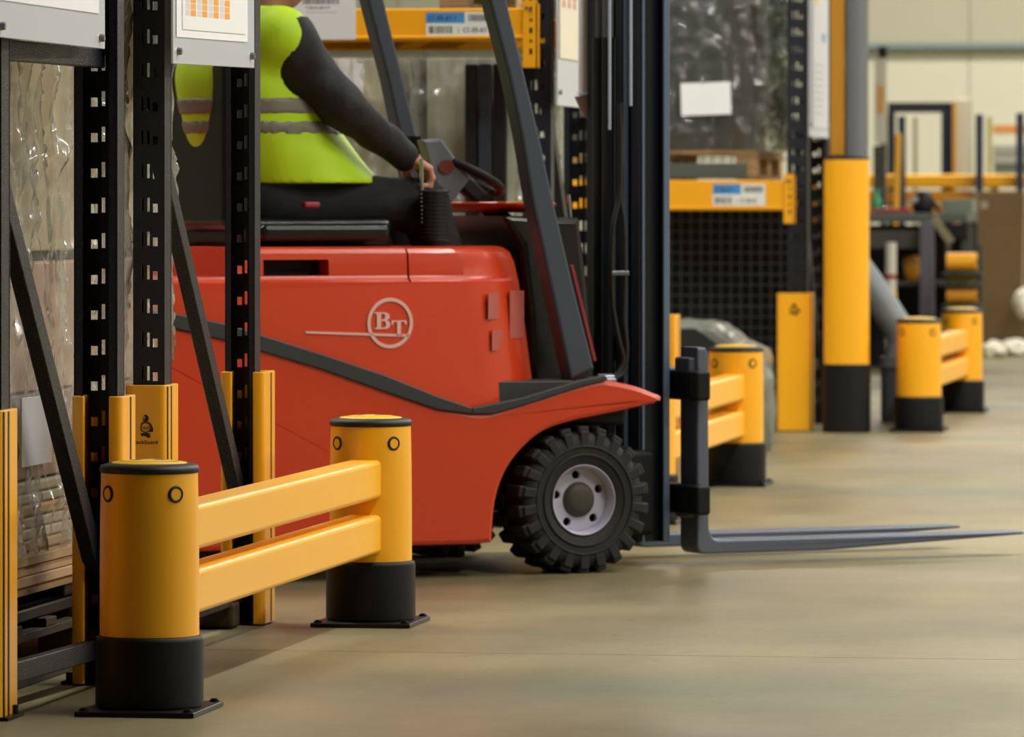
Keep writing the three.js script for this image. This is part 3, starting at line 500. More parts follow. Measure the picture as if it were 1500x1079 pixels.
const cap = (p, a, b, ra, rb) => { const bax = b[0] - a[0], bay = b[1] - a[1], baz = b[2] - a[2], px = p[0] - a[0], py = p[1] - a[1], pz = p[2] - a[2]; let t = (px * bax + py * bay + pz * baz) / (bax * bax + bay * bay + baz * baz); t = t < 0 ? 0 : t > 1 ? 1 : t; return Math.hypot(px - bax * t, py - bay * t, pz - baz * t) - (ra + (rb - ra) * t); };
const smin = (a, b, k) => { const h = Math.max(k - Math.abs(a - b), 0) / k; return Math.min(a, b) - h * h * k * .25; };
const ell = (p, c, r) => { const x = (p[0] - c[0]) / r[0], y = (p[1] - c[1]) / r[1], z = (p[2] - c[2]) / r[2], k = Math.sqrt(x * x + y * y + z * z); return (k - 1) * Math.min(...r); };
{
  const zc = -.50, px0 = N(378, 300, zc)[0], J = (px, py, z) => [...N(px, py, z), z];
  const driver = thing('person', 'seated driver in a bright yellow vest over dark sleeves, hand on the steering wheel', 'person', F0, YAW + HEAD);
  const hip = [px0, 1.11, zc], waist = [px0 - .01, 1.24, zc], chest = [px0 - .02, 1.45, zc], neck = [px0 + .0, 1.63, zc], headC = [px0 + .05, 1.80, zc];
  const shR = [px0 - .0, 1.585, zc + .19], elR = J(497, 152, zc + .24), wrR = J(592, 228, -.30);
  const shL = [px0 - .0, 1.585, zc - .19], elL = [elR[0] - .02, elR[1] - .06, zc - .25], wrL = [wrR[0] - .06, wrR[1] - .02, -.58];
  const knR = [px0 + .47, 1.09, zc + .15], knL = [px0 + .47, 1.09, zc - .13], anR = [px0 + .66, .66, zc + .13], anL = [px0 + .66, .66, zc - .12];
  const arm = (p, g = 0) => Math.min(smin(cap(p, shR, elR, .058 + g, .047 + g), cap(p, elR, wrR, .047 + g, .03 + g), .03), smin(cap(p, shL, elL, .058 + g, .047 + g), cap(p, elL, wrL, .047 + g, .03 + g), .03));
  const torso = (p, g = 0) => smin(smin(ell(p, [hip[0], 1.13, zc], [.15 + g, .15 + g, .18 + g]), ell(p, [waist[0] + .02, 1.28, zc], [.135 + g, .2 + g, .165 + g]), .08), smin(ell(p, chest, [.125 + g, .21 + g, .18 + g]), cap(p, shL, shR, .066 + g, .066 + g), .08), .08);
  const legs = (p, g = 0) => Math.min(smin(cap(p, [hip[0], 1.10, zc + .09], knR, .088 + g, .062 + g), cap(p, knR, anR, .062 + g, .042 + g), .03), smin(cap(p, [hip[0], 1.10, zc - .09], knL, .088 + g, .062 + g), cap(p, knL, anL, .062 + g, .042 + g), .03));
  const foot = (p, g = 0) => Math.min(cap(p, anR, [anR[0] + .15, anR[1] - .055, anR[2]], .045 + g, .035 + g), cap(p, anL, [anL[0] + .15, anL[1] - .055, anL[2]], .045 + g, .035 + g));
  const head = p => { let d = ell(p, headC, [.098, .122, .077]); d = smin(d, ell(p, [headC[0] + .035, headC[1] - .065, zc], [.062, .055, .05]), .04); d = smin(d, cap(p, neck, [headC[0] - .015, headC[1] - .06, zc], .058, .054), .03);
    d = smin(d, cap(p, [headC[0] + .088, headC[1] + .012, zc], [headC[0] + .114, headC[1] - .028, zc], .009, .014), .014);   // nose
    for (const s of [-1, 1]) { d = smin(d, ell(p, [headC[0] - .005, headC[1] - .008, zc + s * .079], [.022, .033, .011]), .008); d = -smin(-d, ell(p, [headC[0] + .098, headC[1] + .01, zc + s * .032], [.014, .009, .016]), .01); d = Math.min(d, ell(p, [headC[0] + .078, headC[1] + .008, zc + s * .032], [.013, .012, .013])); }
    d = smin(d, cap(p, [headC[0] + .085, headC[1] - .058, zc - .018], [headC[0] + .085, headC[1] - .058, zc + .018], .009, .009), .01); return d; };
  // hands: palm, four fingers curled over what they hold, thumb from the side of the palm
  const fwd = (() => { const d = V(...wrR).sub(V(...elR)).normalize(); return d; })();
  function hand(w, side) {   // side = where the thumb is (towards the other hand)
    const W = V(...w), f = fwd, sd = V(0, 0, side), up = sd.clone().cross(f).multiplyScalar(side > 0 ? 1 : -1); if (up.y < 0) up.negate();
    const pt = (a, b, c) => W.clone().addScaledVector(f, a).addScaledVector(up, b).addScaledVector(sd, c).toArray(), segs = [];
    segs.push([pt(.0, 0, 0), pt(.035, .004, 0), .029, .028]);
    [-.032, -.011, .011, .031].forEach((c, i) => { const L = [.78, .95, 1, .9][i]; segs.push([pt(.03, .004, c * .7), pt(.082, .008, c), .0145, .0115]); const k1 = pt(.082 + .032 * L, -.012 * L, c), k2 = pt(.088 + .034 * L, -.044 * L, c * .95), k3 = pt(.074 + .022 * L, -.06 * L, c * .9); segs.push([pt(.082, .008, c), k1, .0112, .0102], [k1, k2, .0102, .0092], [k2, k3, .0092, .008]); });
    const t0 = pt(.022, -.004, .026), t1 = pt(.052, -.022, .046), t2 = pt(.085, -.034, .042); segs.push([t0, t1, .0145, .012], [t1, t2, .012, .0095]); return segs;
  }
  const hR = hand(wrR, -1), hL = hand(wrL, 1), hd = (p, S) => { let d = 1; S.forEach(s => { d = smin(d, cap(p, s[0], s[1], s[2], s[3]), .006); }); return d; };
  const bodyF = p => smin(smin(smin(torso(p), arm(p), .05), smin(legs(p), foot(p), .03), .04), cap(p, [px0 - .01, 1.56, zc], neck, .07, .058), .04);
  const lo = [px0 - .24, .55, -1.0], hi = [px0 + .95, 1.72, .0];
  const body = mk('body', [sdfGeo((x, y, z) => bodyF([x, y, z]), lo, hi, .014), sdfGeo((x, y, z) => head([x, y, z]), [px0 - .12, 1.58, zc - .13], [px0 + .22, 1.95, zc + .13], .006), ...[[wrR, hR], [wrL, hL]].map(([w, S]) => sdfGeo((x, y, z) => hd([x, y, z], S), [w[0] - .05, w[1] - .11, w[2] - .08], [w[0] + .14, w[1] + .09, w[2] + .08], .004))], M.skin, driver);
  const wr = (p, k) => .006 * (n3(p[0] * k + 9, p[1] * k, p[2] * k) - .5);
  mk('jacket', sdfGeo((x, y, z) => { const p = [x, y, z]; return Math.max(smin(torso(p, .014), arm(p, .016 + 2.2 * wr(p, 22)), .05), y - 1.645, .98 - y); }, lo, hi, .012), M.jacket, driver);
  mk('trousers', sdfGeo((x, y, z) => { const p = [x, y, z]; return Math.max(smin(legs(p, .014 + wr(p, 18)), ell(p, [hip[0], 1.11, zc], [.17, .13, .19]), .05), .64 - y); }, lo, hi, .014), M.trousers, driver);
  mk('boots', sdfGeo((x, y, z) => { const p = [x, y, z]; return Math.max(foot(p, .012), .585 - y); }, [px0 + .5, .55, -.8], [px0 + .95, .78, -.2], .01), M.boot, driver);
  mk('hair', sdfGeo((x, y, z) => { const p = [x, y, z]; const d = ell(p, [headC[0] - .012, headC[1] + .018, zc], [.104, .118, .086]); return Math.max(d, -(y - headC[1] + .03 + (x - headC[0]) * -.75), head(p) > .03 ? 1 : -1); }, [px0 - .1, 1.70, zc - .12], [px0 + .2, 1.96, zc + .12], .008), M.hair, driver);
  const hem = HC - (269 - CY) / FPX * 17.3;
  const vestF = (p, g) => { const y = p[1], t = Math.min(1, Math.max(0, (1.62 - y) / (1.62 - hem))); const bulge = .05 * t * t; let d = ell([p[0], Math.max(y, 1.42), p[2]], [chest[0] - .04 + .17 * t * t, 1.42, zc], [.20 + g + bulge * 1.5, .24 + g, .22 + g + bulge * .5]); d = smin(d, cap(p, [px0 - .02, 1.585, zc - .17], [px0 - .02, 1.585, zc + .19], .094 + g, .094 + g), .05); const ah = cap(p, [shR[0] + .05, shR[1] - .10, zc + .22], [shR[0] + .05, shR[1] - .10, zc + .4], .075, .075), al = cap(p, [shL[0] + .02, shL[1] - .05, zc - .2], [shL[0] + .02, shL[1] - .05, zc - .4], .085, .085); const nk = cap(p, neck, [neck[0] + .03, 1.8, zc], .075, .075); return Math.max(d + 1.2 * wr(p, 14), -ah, -al, -nk, hem - y); };
  const vest = mk('vest', sdfGeo((x, y, z) => vestF([x, y, z], 0), [px0 - .3, hem - .03, -.95], [px0 + .5, 1.72, -.05], .011), M.vest, driver);
  for (const [a, b] of [[168, 144], [196, 178]]) { const ya = HC - (a - CY) / FPX * 17.2, yb = HC - (b - CY) / FPX * 17.2; mk('reflective_band', sdfGeo((x, y, z) => Math.max(vestF([x, y, z], .004), ya - y, y - yb), [px0 - .3, ya - .02, -.95], [px0 + .5, yb + .02, -.05], .009), M.reflective, vest); }
  pieces(driver);
}
// ---------------------------------------------------------------- pallets and loads
const deckVar = [0, 1, 2].map(i => { const g = bx(1, .022, .098, 0, 0, 0, .003); return g; });
function pallet(label, x, z, w, d, y0, m, turn = 0) {      // w along x, d along z
  const t = thing('wooden_pallet', label, 'pallet', V(x, y0, z), turn);
  const n = 7; for (let i = 0; i < n; i++) { const b = mk('deck_board', bx(w, .02, .1, 0, .132, -d / 2 + .05 + i * (d - .1) / (n - 1), .003), m, t); b.rotation.y = rr(-.006, .006); }
  for (const a of [-1, 0, 1]) { mk('stringer_board', bx(.1, .02, d, a * (w / 2 - .05), .112, 0, .003), m, t); for (const b of [-1, 0, 1]) mk('block', bx(.1, .08, .13, a * (w / 2 - .05), .062, b * (d / 2 - .065), .004), m, t); mk('bottom_board', bx(.1, .022, d, a * (w / 2 - .05), .011, 0, .003), m, t); }
  pieces(t); return t;
}
// stretch film: a crumpled skin around a box
function film(label, x, z, w, d, y0, h, m, o = {}) {
  const { amp = .014, taper = 0, out = .012, sag = 0, nx = 190, ny = 130, k = 9, seedX = rr(0, 50) } = o, pos = [], idx = [];
  const r = .05, ring = u => { // rounded rectangle, u in 0..1 by length
    const W = w / 2 + out, D = d / 2 + out, per = 2 * (w + d); let s = u * per; const c = [[W, -D], [W, D], [-W, D], [-W, -D]]; const L = [d, w, d, w]; let i = 0; while (i < 3 && s > L[i]) { s -= L[i]; i++; } const f = s / L[i], a = c[i], b = c[(i + 1) % 4];
    const e = .5 - .5 * Math.cos(Math.PI * f); const x2 = lerp(a[0], b[0], lerp(f, e, .15)), z2 = lerp(a[1], b[1], lerp(f, e, .15)); const nl = Math.hypot(x2 / W, z2 / D); return [x2, z2, x2 / W / nl, z2 / D / nl]; };
  for (let j = 0; j <= ny; j++) { const v = j / ny; for (let i = 0; i < nx; i++) { const u = i / nx, [X, Z, ux, uz] = ring(u), A = Math.cos(u * 6.2832) * 3, B = Math.sin(u * 6.2832) * 3;
    const yy = v * h, dg = yy * 1.3, f1 = n3(A * k * .25 + dg + seedX, B * k * .25 - dg, yy * 2.2), f2 = n3(A * k * .7 + dg * 2 + seedX, B * k * .7, yy * 5 + 7), f3 = n3(A * k * 1.6 + seedX, B * k * 1.6 + dg * 4, yy * 14);
    const ridge = 1 - Math.abs(2 * f2 - 1), rg3 = 1 - Math.abs(2 * f3 - 1), q = amp * (.5 * f1 + ridge * ridge * 1.1 + .35 * rg3 * rg3), tp = 1 - taper * v * v;
    pos.push((X * tp) + ux * q, yy, (Z * tp) + uz * q); } }
  for (let j = 0; j < ny; j++) for (let i = 0; i < nx; i++) { const a = j * nx + i, b = j * nx + (i + 1) % nx, c = a + nx, e = b + nx; idx.push(a, c, b, b, c, e); }
  const g = new THREE.BufferGeometry(); g.setAttribute('position', new THREE.Float32BufferAttribute(pos, 3)); g.setIndex(idx); g.computeVertexNormals();
  const t = mk('stretch_film', g, m); t.position.set(x, y0, z); return tag(t, label, 'wrapping');
}
function carton(name, label, x, y, z, w, h, d, m, group, turn = 0) { // closed box with flap joint and tape
  const t = thing(name, label, 'box', V(x, y, z), turn, group); mk('box_body', bx(w, h - .004, d, 0, h / 2, 0, .006), m, t);
  mk('flap', [bx(w - .004, .004, d / 2 - .003, 0, h - .002, d / 4), bx(w - .004, .004, d / 2 - .003, 0, h - .002, -d / 4)], m, t);
  mk('tape', [bx(.001, .12, .05, w / 2 + .0005, h - .062, 0), bx(w, .001, .05, 0, h + .0005, 0)], M.creamDark, t); return t;
}
// -- near rack, behind the first frame: the load at the left edge
{
  const xr = -3.17, zc = 13.42, zn = -zc;
  pallet('dark weathered pallet on the floor behind the nearest rack frame', xr - .55, zn, 1.1, 2.1, 0, M.woodDark);
  const lay = thing('flat_tray', 'black flat tray under the pale boards of the wrapped load at left', 'tray', V(xr - .55, .142, zn)); mk('tray_base', bx(1.06, .028, 2.02, 0, .014, 0, .006), M.black, lay); for (const s of [-1, 0, 1]) mk('spacer', bx(1.04, .035, .16, 0, .0455, s * .9, .006), M.black, lay);
  for (let i = 0; i < 4; i++) { const b = mk('card_sheet', bx(1.1 + rr(-.02, .02), .022, 2.08 + rr(-.05, .03), 0, 0, 0, .003), M.card); b.position.set(xr - .56 + rr(0, .015), .216 + i * .023, zn + rr(-.02, .02)); b.rotation.y = rr(-.004, .004); tag(b, ['lowest', 'second lowest', 'second highest', 'topmost'][i] + ' thick pale cardboard sheet stacked on the black tray at left', 'cardboard', 'cardboard sheets on the black tray'); }
  const gm = mat(0x9a8f7c, .6);
  for (let i = 0; i < 6; i++) { const b = mk('flat_bundle', bx(1.06, .026, 1.82 + rr(-.05, .05), 0, 0, 0, .008), i % 3 ? gm : M.card); b.position.set(xr - .56 + rr(-.01, .01), .3115 + i * .027, zn + .1 + rr(-.015, .015)); tag(b, ['bottom', 'second from bottom', 'third from bottom', 'third from top', 'second from top', 'top'][i] + ' thin flat bundle in the wrapped stack at the left edge', 'bundle', 'flat bundles in the wrapped stack'); }
  carton('carton', 'dark pinkish brown carton under film, low at the left edge', xr - .56, .462, zn + .10, 1.05, .20, 1.84, mat(0x8a6a62, .7));
  carton('carton', 'rosy carton under film between the first two rack posts', xr - .56, .664, zn + .10, 1.06, .30, 1.86, mat(0xb3917f, .7));
  { const b = mk('card_sheet', bx(1.0, .02, 1.8, 0, 0, 0, .003), M.woodDark); b.position.set(xr - .56, .9745, zn + .1); tag(b, 'dark sheet between the rosy carton and the tall beige carton at left', 'cardboard'); }
  carton('carton', 'tall beige brown carton under film at the top left', xr - .56, .985, zn + .10, 1.05, 1.6, 1.84, mat(0xb5a184, .6));
  film('clear stretch film wound round the load at the left edge', xr - .56, zn + .10, 1.08, 1.90, .305, 2.3, M.film, { amp: .034, ny: 280, nx: 440, k: 12 });
  const pz = at(45, 630, alongX(45, xr + .03)); const g = bx(.004, .155, .30, 0, 0, 0, .001);
  const n = thing('document_pouch', 'pale grey document pouch on the wrapped load beside the leftmost rack guard', 'pouch', V(xr + .045, pz.y - .0775, pz.z)); mk('pouch', g.translate(0, .0775, 0), mat(0xb9bfc4, .25), n);
  const jz = at(302, 905, 15.0); const k = thing('timber_offcut', 'short dark timber offcut on the floor behind the near barrier rails', 'wood', V(jz.x - .05, 0, jz.z)); mk('timber', bx(.26, .07, .1, 0, .035, 0, .012), M.woodDark, k);
}
// -- second row, ground level, seen through the cab
{
  const z0 = Q.row2[1] - .66, xe = Q.row2[0];
  const goods = (name, label, px0, px1, d0, yTop, m, fm, flabel) => {
    const a = at(px0, 292, d0).x, b = at(px1, 292, d0).x, w = b - a, x = (a + b) / 2;
    pallet(`wooden pallet under the ${name}`, x, z0, w, 1.15, 0, M.wood);
    carton('carton', label, x, .144, z0, w - .05, yTop - .144, 1.08, m);
    film(flabel, x, z0, w - .03, 1.1, .15, yTop - .15, fm, { amp: .038, k: 10, nx: 300, ny: 200 });
    return [x, w];
  };
  const [x1] = goods('wide olive load behind the driver', 'wide pale olive carton load behind the driver', 378, 594, 20.2, 1.60, mat(0xb8b096, .6), M.film, 'crinkled clear film around the wide load behind the driver');
  goods('silver load behind the front guard post', 'silver grey carton load behind the dark poles beside the rack post', 616, 752, 20.2, 1.6, mat(0xb2b2a4, .45), M.film, 'crinkled shiny film around the silver load by the high beam end');
  const lp = at(490, 135, 20.02); const l = thing('load_label', 'white label on the wrapped load behind the driver arm', 'label', V(lp.x, lp.y, z0 + .60)); mk('sheet', bx(.15, .12, .003, 0, .06, 0), M.paper, l);
  const tb = at(712, 292, 20.07); for (const [o, c, wh] of [[-.05, 0x16181c, 'left'], [.0, 0x2b303a, 'middle'], [.05, 0x121418, 'right']]) { const p = thing('dark_post', wh + ' of three dark upright poles before the wrapped load behind the cab', 'post', V(tb.x + o, 0, tb.z + rr(-.01, .01)), 0, 'dark poles behind the cab'); mk('pole', bx(.044, 1.575, .045, 0, .7875, 0, .006), mat(c, .4), p); mk('foot', bx(.047, .008, .05, 0, .004, 0), M.plate, p); }
  // pallet on the beam above
  const up = at(580, 12, 19.95); pallet('pale wooden pallet lying on the high yellow beam', -4.1, z0, 1.55, 1.2, up.y + .003, M.wood);
  carton('carton', 'brown carton on the pallet above the high yellow beam', -4.1, up.y + .147, z0, 1.5, .8, 1.1, M.card);
  for (const zz of [1.2]) beam('yellow rear beam of the row behind the driver', Q.row2[0] - .06, Q.row2[1] - zz, up.y, .112, 2.6, null, -.3, .1);
}
// -- third row: wrapped pallet on the low beam, dark bay below
{
  const zf = Q.row3[1], bt = at(1040, 264, 27.7).y, pc = at(1045, 250, 27.9);
  beam('yellow rear beam of the low background shelf', Q.row3[0] - .02, zf - 1.1, bt, .145, 2.6, null, -.3, .1);
  const w = .95, x = at(1110, 292, 27.9).x - w / 2;
  pallet('wooden pallet on the low yellow beam under silver film', x, zf - .58, w, 1.1, bt + .003, M.wood);
  carton('carton', 'dark carton inside clear film on the low yellow beam', x - .05, bt + .147, zf - .62, w - .16, 1.0, .9, mat(0x2b2f30, .5));
  film('loose clear film over the load on the low yellow beam', x - .02, zf - .58, w - .02, 1.05, bt + .146, 1.12, M.filmClear, { amp: .10, taper: .2, k: 9, nx: 240, ny: 160, out: -.01 });
  const lp = at(1033, 168, 27.75); const l = thing('load_label', 'white label on the wrapped load above the low yellow beam', 'label', V(lp.x, lp.y, zf + .075)); mk('sheet', bx(.24, .155, .003, 0, .0775, 0).rotateZ(.03), M.paper, l);
  const bs = at(1030, 252, 27.7), bd = mk('dark_board', bx(.42, .075, .02, 0, 0, 0, .004), M.greenGrey); bd.position.set(bs.x - .02, bt + .045, zf + .005); tag(bd, 'grey green board across the pallet front on the low yellow beam', 'board');
  // dark bay
  const back = mk('mesh_panel', [...Array(24).keys()].map(i => bx(.005, 1.02, .005, -.56 + i * .05, 0, 0)).concat([...Array(20).keys()].map(i => bx(1.2, .005, .005, 0, -.5 + i * .053, 0))), M.steel); back.position.set(at(1060, 292, 28.9).x, .60, zf - 1.0); tag(back, 'grey wire mesh panel behind the dark bay under the low yellow beam', 'mesh');
  const dk = carton('black_crate', 'large black crate in the dark bay under the low yellow beam', -3.62, 0, zf - 1.75, .95, 1.17, .9, M.dark);
  const b2 = mk('mesh_panel', [...Array(16).keys()].map(i => bx(.006, 2.2, .006, -.4 + i * .053, 0, 0)).concat([...Array(40).keys()].map(i => bx(.82, .006, .006, 0, -1.08 + i * .054, 0))), M.dark); b2.position.set(at(1130, 292, 29).x - .2, 2.4, zf - 2.75); tag(b2, 'black wire mesh screen high beside the wrapped load, wall showing through', 'mesh');
  const br = mk('timber_post', bx(.05, 1.5, .06, 0, .75, 0, .004), mat(0x5a3a16, .7)); br.position.set(at(1119, 292, 29).x, bt + .003, zf - 1.0); tag(br, 'brown timber post right of the wrapped load on the low beam', 'post');
  // soft grey cover
  const c = at(1045, 292, 26.2), cov = thing('dust_cover', 'grey film cover slumped over a load behind the middle barrier', 'cover', V(c.x, 0, c.z));
  const prof = [[-.30, 0], [-.30, .52], [-.26, .585], [-.08, .59], [.02, .575], [.10, .52], [.17, .475], [.22, .46], [.26, .42], [.27, .2], [.26, 0]];
  const sh = new THREE.Shape(); sh.moveTo(prof[0][0], 0); sh.splineThru(prof.slice(1).map(p => new THREE.Vector2(...p))); let cg = extr(sh, .42, .05, 40); cg = mergeVertices(cg); { const p = cg.attributes.position; for (let i = 0; i < p.count; i++) { const q = .02 * (n3(p.getX(i) * 20, p.getY(i) * 20, p.getZ(i) * 9) - .5); p.setXYZ(i, p.getX(i) + q, Math.max(.0, p.getY(i) + q), p.getZ(i) - .42 + q); } cg.computeVertexNormals(); }
  mk('cover', cg, mat(0x6f7269, .3), cov); cov.scale.set(.86, .95, 1); mk('window_patch', extr(shape([[-.26, .3], [-.26, .55], [-.09, .555], [.06, .46], [.17, .38], [.17, .3]]), .01, .003).translate(0, 0, .012), mat(0x252827, .3), cov); mk('lower_patch', bx(.40, .22, .012, -.06, .14, .016, .004), mat(0x30383c, .3), cov);
  const mc = at(1108, 292, 25.6); const sk = thing('film_bundle', 'small crumpled grey film bundle beside the middle barrier post', 'bundle', V(mc.x + .03, 0, mc.z)); { const g = new THREE.IcosahedronGeometry(.13, 5), p = g.attributes.position; for (let i = 0; i < p.count; i++) { const v = V().fromBufferAttribute(p, i), q = 1 + .25 * (n3(v.x * 25 + 5, v.y * 25, v.z * 25) - .5); v.multiplyScalar(q); v.y = Math.max(0, v.y * 2.1 + .22); p.setXYZ(i, v.x * .42, v.y * .8, v.z * .5); } g.computeVertexNormals(); mk('bundle', g, mat(0x77786e, .35), sk); }
}
// ---------------------------------------------------------------- far right: benches, stock and stanchions before the back wall
{
  const S = d => d / FPX, Y = (py, d) => HC + (CY - py) * S(d);
  // stock of long yellow rails on a rack with dark stanchions
  const dR = 44, x0 = at(1290, 292, dR).x, zR = at(1400, 292, dR).z;
  const sr = thing('stanchion_rack', 'low rack with dark blue stanchions holding the yellow rails before the back wall', 'rack', V(at(1400, 292, dR).x, 0, zR));
  const rel = px => at(px, 292, dR).x - at(1400, 292, dR).x;
  for (const [px, top] of [[1322, 170], [1437, 168], [1497, 166], [1556, 168], [1262, 170]]) mk('stanchion', bx(.055, Y(top, dR), .06, rel(px), Y(top, dR) / 2, .12, .006), M.rackBlue, sr);
  for (const y of [.86, 1.05]) mk('cross_bar', bx(2.2, .05, .06, .1, y, -.13, .006), M.rackBlue, sr);
  for (const [py, r, m, o] of [[265, .05, 0xf6b01c, 0], [288, .045, 0xc98414, .02], [306.5, .03, 0xd9941a, -.02]]) { const b = thing('yellow_rail', py < 270 ? 'bright yellow rail, topmost across the stanchions at the far right' : py < 290 ? 'darker yellow rail second from the top across the stanchions at the far right' : 'thin yellow rail lowest across the stanchions at the far right', 'rail', V(at(1412, 292, dR).x, Y(py, dR) - r, zR + .0)); mk('rail', bx(2.0, r * 2, .09, .15, r, 0, .02), mat(m, .35), b); }
  // steel goal frame
  const dG = 46, gx = px => at(px, 292, dG).x, gz = at(1350, 292, dG).z, gf = thing('steel_frame', 'dark steel portal frame standing against the cream wall', 'frame', V(gx(1350), 0, gz)), top = Y(150, dG), g2 = px => gx(px) - gx(1350);
  mk('lintel', bx(g2(1402) - g2(1300), .08, .09, (g2(1402) + g2(1300)) / 2, top - .04, 0, .008), M.rack, gf); mk('upright', bx(.075, top - .08, .09, g2(1387), (top - .08) / 2, 0, .008), M.rackBlue, gf); mk('upright', bx(.06, top - .08, .09, g2(1396), (top - .08) / 2, -.03, .008), M.rack, gf); mk('upright', bx(.06, top - .08, .09, g2(1305), (top - .08) / 2, 0, .008), M.rack, gf);
  const cw = thing('wrapped_column_load', 'pale tall wrapped load right of the dark portal frame', 'load', V(gx(1413), 0, gz + .1)); mk('load', bx(.13, Y(145, dG), .3, 0, Y(145, dG) / 2, 0, .02), mat(0xb8b09a, .5), cw); mk('side_strip', bx(.03, Y(150, dG), .05, -.055, Y(150, dG) / 2, .17, .006), mat(0xb8862e, .6), cw);
  const op = thing('olive_post', 'thin olive post inside the dark portal frame', 'post', V(gx(1344), 0, gz + .2)); mk('post', bx(.03, Y(172, dG), .04, 0, Y(172, dG) / 2, 0, .006), mat(0x8a835c, .6), op);
  const yp = at(1318, 292, 43); const yo = thing('yellow_pole', 'slim yellow pole leaning against the dark blue stanchion', 'pole', V(yp.x, 0, yp.z + .25)); mk('pole', bar([-.035, 0, .05], [.015, Y(196, 43), 0], .04, .04, V(0, 0, 1), .008), mat(0xe0a51c, .4), yo);
  const vp = thing('olive_stanchion', 'olive upright beside the wooden crate at the right edge', 'post', V(gx(1455), 0, gz + .3)); mk('post', bx(.035, Y(172, dG), .04, 0, Y(172, dG) / 2, 0, .006), mat(0xa39a4e, .6), vp);
  const cr = thing('wooden_crate', 'orange wooden crate high at the right edge before the wall', 'crate', V(gx(1490), Y(262, dG), gz)); for (let i = 0; i < 3; i++) mk('board', bx(.34, .07, .03, 0, .39 - i * .08 + (i ? -.08 : 0), .16, .005), i ? mat(0x9a978a, .6) : mat(0xc98a45, .6), cr); mk('crate_body', bx(.33, .22, .28, 0, .12, 0, .01), mat(0x8f9188, .5), cr); mk('green_strip', bx(.30, .03, .01, 0, .03, .15), mat(0x5a9a80, .6), cr);
  { const u = thing('crate_stand', 'dark stand carrying the wooden crate at the right edge', 'stand', V(gx(1490), 0, gz)); mk('top', bx(.4, .04, .32, 0, Y(262, dG) - .02, 0, .005), M.rack, u); for (const a of [-1, 1]) for (const b of [-1, 1]) mk('leg', bx(.04, Y(262, dG) - .04, .04, a * .17, (Y(262, dG) - .04) / 2, b * .13), M.rack, u); }
  // workbench
  const dB = 38, bxx = px => at(px, 292, dB).x, bz = at(1350, 292, dB).z, bench = thing('workbench', 'dark grey workbench cluttered with tools behind the tall column guard', 'bench', V(bxx(1350), 0, bz)), b2 = px => bxx(px) - bxx(1350);
  mk('bench_top', bx(b2(1425) - b2(1255), .06, .8, (b2(1425) + b2(1255)) / 2, Y(312, dB) - .03, 0, .008), M.greenGrey, bench);
  mk('apron', bx(b2(1370) - b2(1255), .12, .04, (b2(1370) + b2(1255)) / 2, Y(350, dB), .36, .008), M.olive, bench); mk('shelf', bx(b2(1425) - b2(1255), .03, .7, (b2(1425) + b2(1255)) / 2, Y(414, dB), 0, .005), M.olive, bench);
  for (const px of [1258, 1422]) for (const q of [-.34, .34]) mk('leg', bx(.06, Y(312, dB) - .06, .06, b2(px), (Y(312, dB) - .06) / 2, q, .006), M.olive, bench);
  mk('front_leg', bx(.092, Y(325, dB), .09, b2(1367), Y(325, dB) / 2, .45, .008), mat(0x55525c, .45), bench);
  mk('brace', bar([b2(1375), Y(318, dB), .42], [b2(1402), Y(355, dB), .42], .05, .07, V(0, 0, 1), .006), mat(0x7a7050, .6), bench);
  mk('side_panel', bx(b2(1425) - b2(1385), .10, .03, (b2(1425) + b2(1385)) / 2, Y(338, dB), .38, .006), M.dark, bench); mk('back_panel', bx(b2(1425) - b2(1255), Y(330, dB), .03, (b2(1425) + b2(1255)) / 2, Y(330, dB) / 2, -.38), M.dark, bench);
  mk('rear_box', bx(b2(1425) - b2(1380), .09, .3, (b2(1425) + b2(1380)) / 2, Y(292, dB) - .045, -.2, .008), mat(0x6a7466, .5), bench);
  const ty = Y(312, dB) + .001, on = (name, label, cat, px, g, m, dz = .2) => { const t = thing(name, label, cat, V(bxx(px), ty, bz + dz)); g.forEach(([n, q, mm]) => mk(n, q, mm ?? m, t)); return t; };
  on('machine', 'black machine with a pale face on the workbench', 'machine', 1356, [['body', lathe([[0, 0], [.06, 0], [.07, .04], [.066, .10], [.04, .14], [0, .145]], 24)], ['face', cy(.022, .02, -.045, .09, .05, 'z', .022, 20), mat(0x8f9aa0, .4)], ['handle', bar([.04, .10, 0], [.11, .01, 0], .03, .03, V(0, 0, 1), .006)]], M.dark);
  on('green_bottle', 'green spray bottle on the workbench next to the column', 'bottle', 1287, [['bottle', lathe([[0, 0], [.032, 0], [.034, .08], [.016, .12], [.014, .135], [0, .135]], 20)], ['spray_head', bx(.04, .02, .02, .008, .145, 0, .004)]], mat(0x2f8f5a, .4));
  on('red_tray', 'low red tray on the workbench by the green bottle', 'tray', 1312, [['tray', bx(.24, .03, .14, 0, .015, 0, .008)], ['lens', new THREE.SphereGeometry(.016, 16, 10).translate(-.04, .035, .06), M.chrome]], mat(0x8a2630, .45), .28);
  const und = (name, label, cat, px, d, y, g, m) => { const p = at(px, 292, d), t = thing(name, label, cat, V(p.x, y, p.z)); g.forEach(([n, q, mm]) => mk(n, q, mm ?? m, t)); return t; };
  und('marker_post', 'white post with a red ring and yellow foot under the workbench', 'post', 1305, 36.6, 0, [['shaft', cy(.034, Y(355, 36.6), 0, Y(355, 36.6) / 2, 0, 'y', .034, 20)], ['ring', cy(.037, .03, 0, Y(405, 36.6), 0, 'y', .037, 20), mat(0x8a1f28, .45)], ['foot_band', cy(.036, .07, 0, Y(430, 36.6) - .02, 0, 'y', .036, 20), mat(0xd9b520, .45)]], mat(0xbdb9ac, .5));
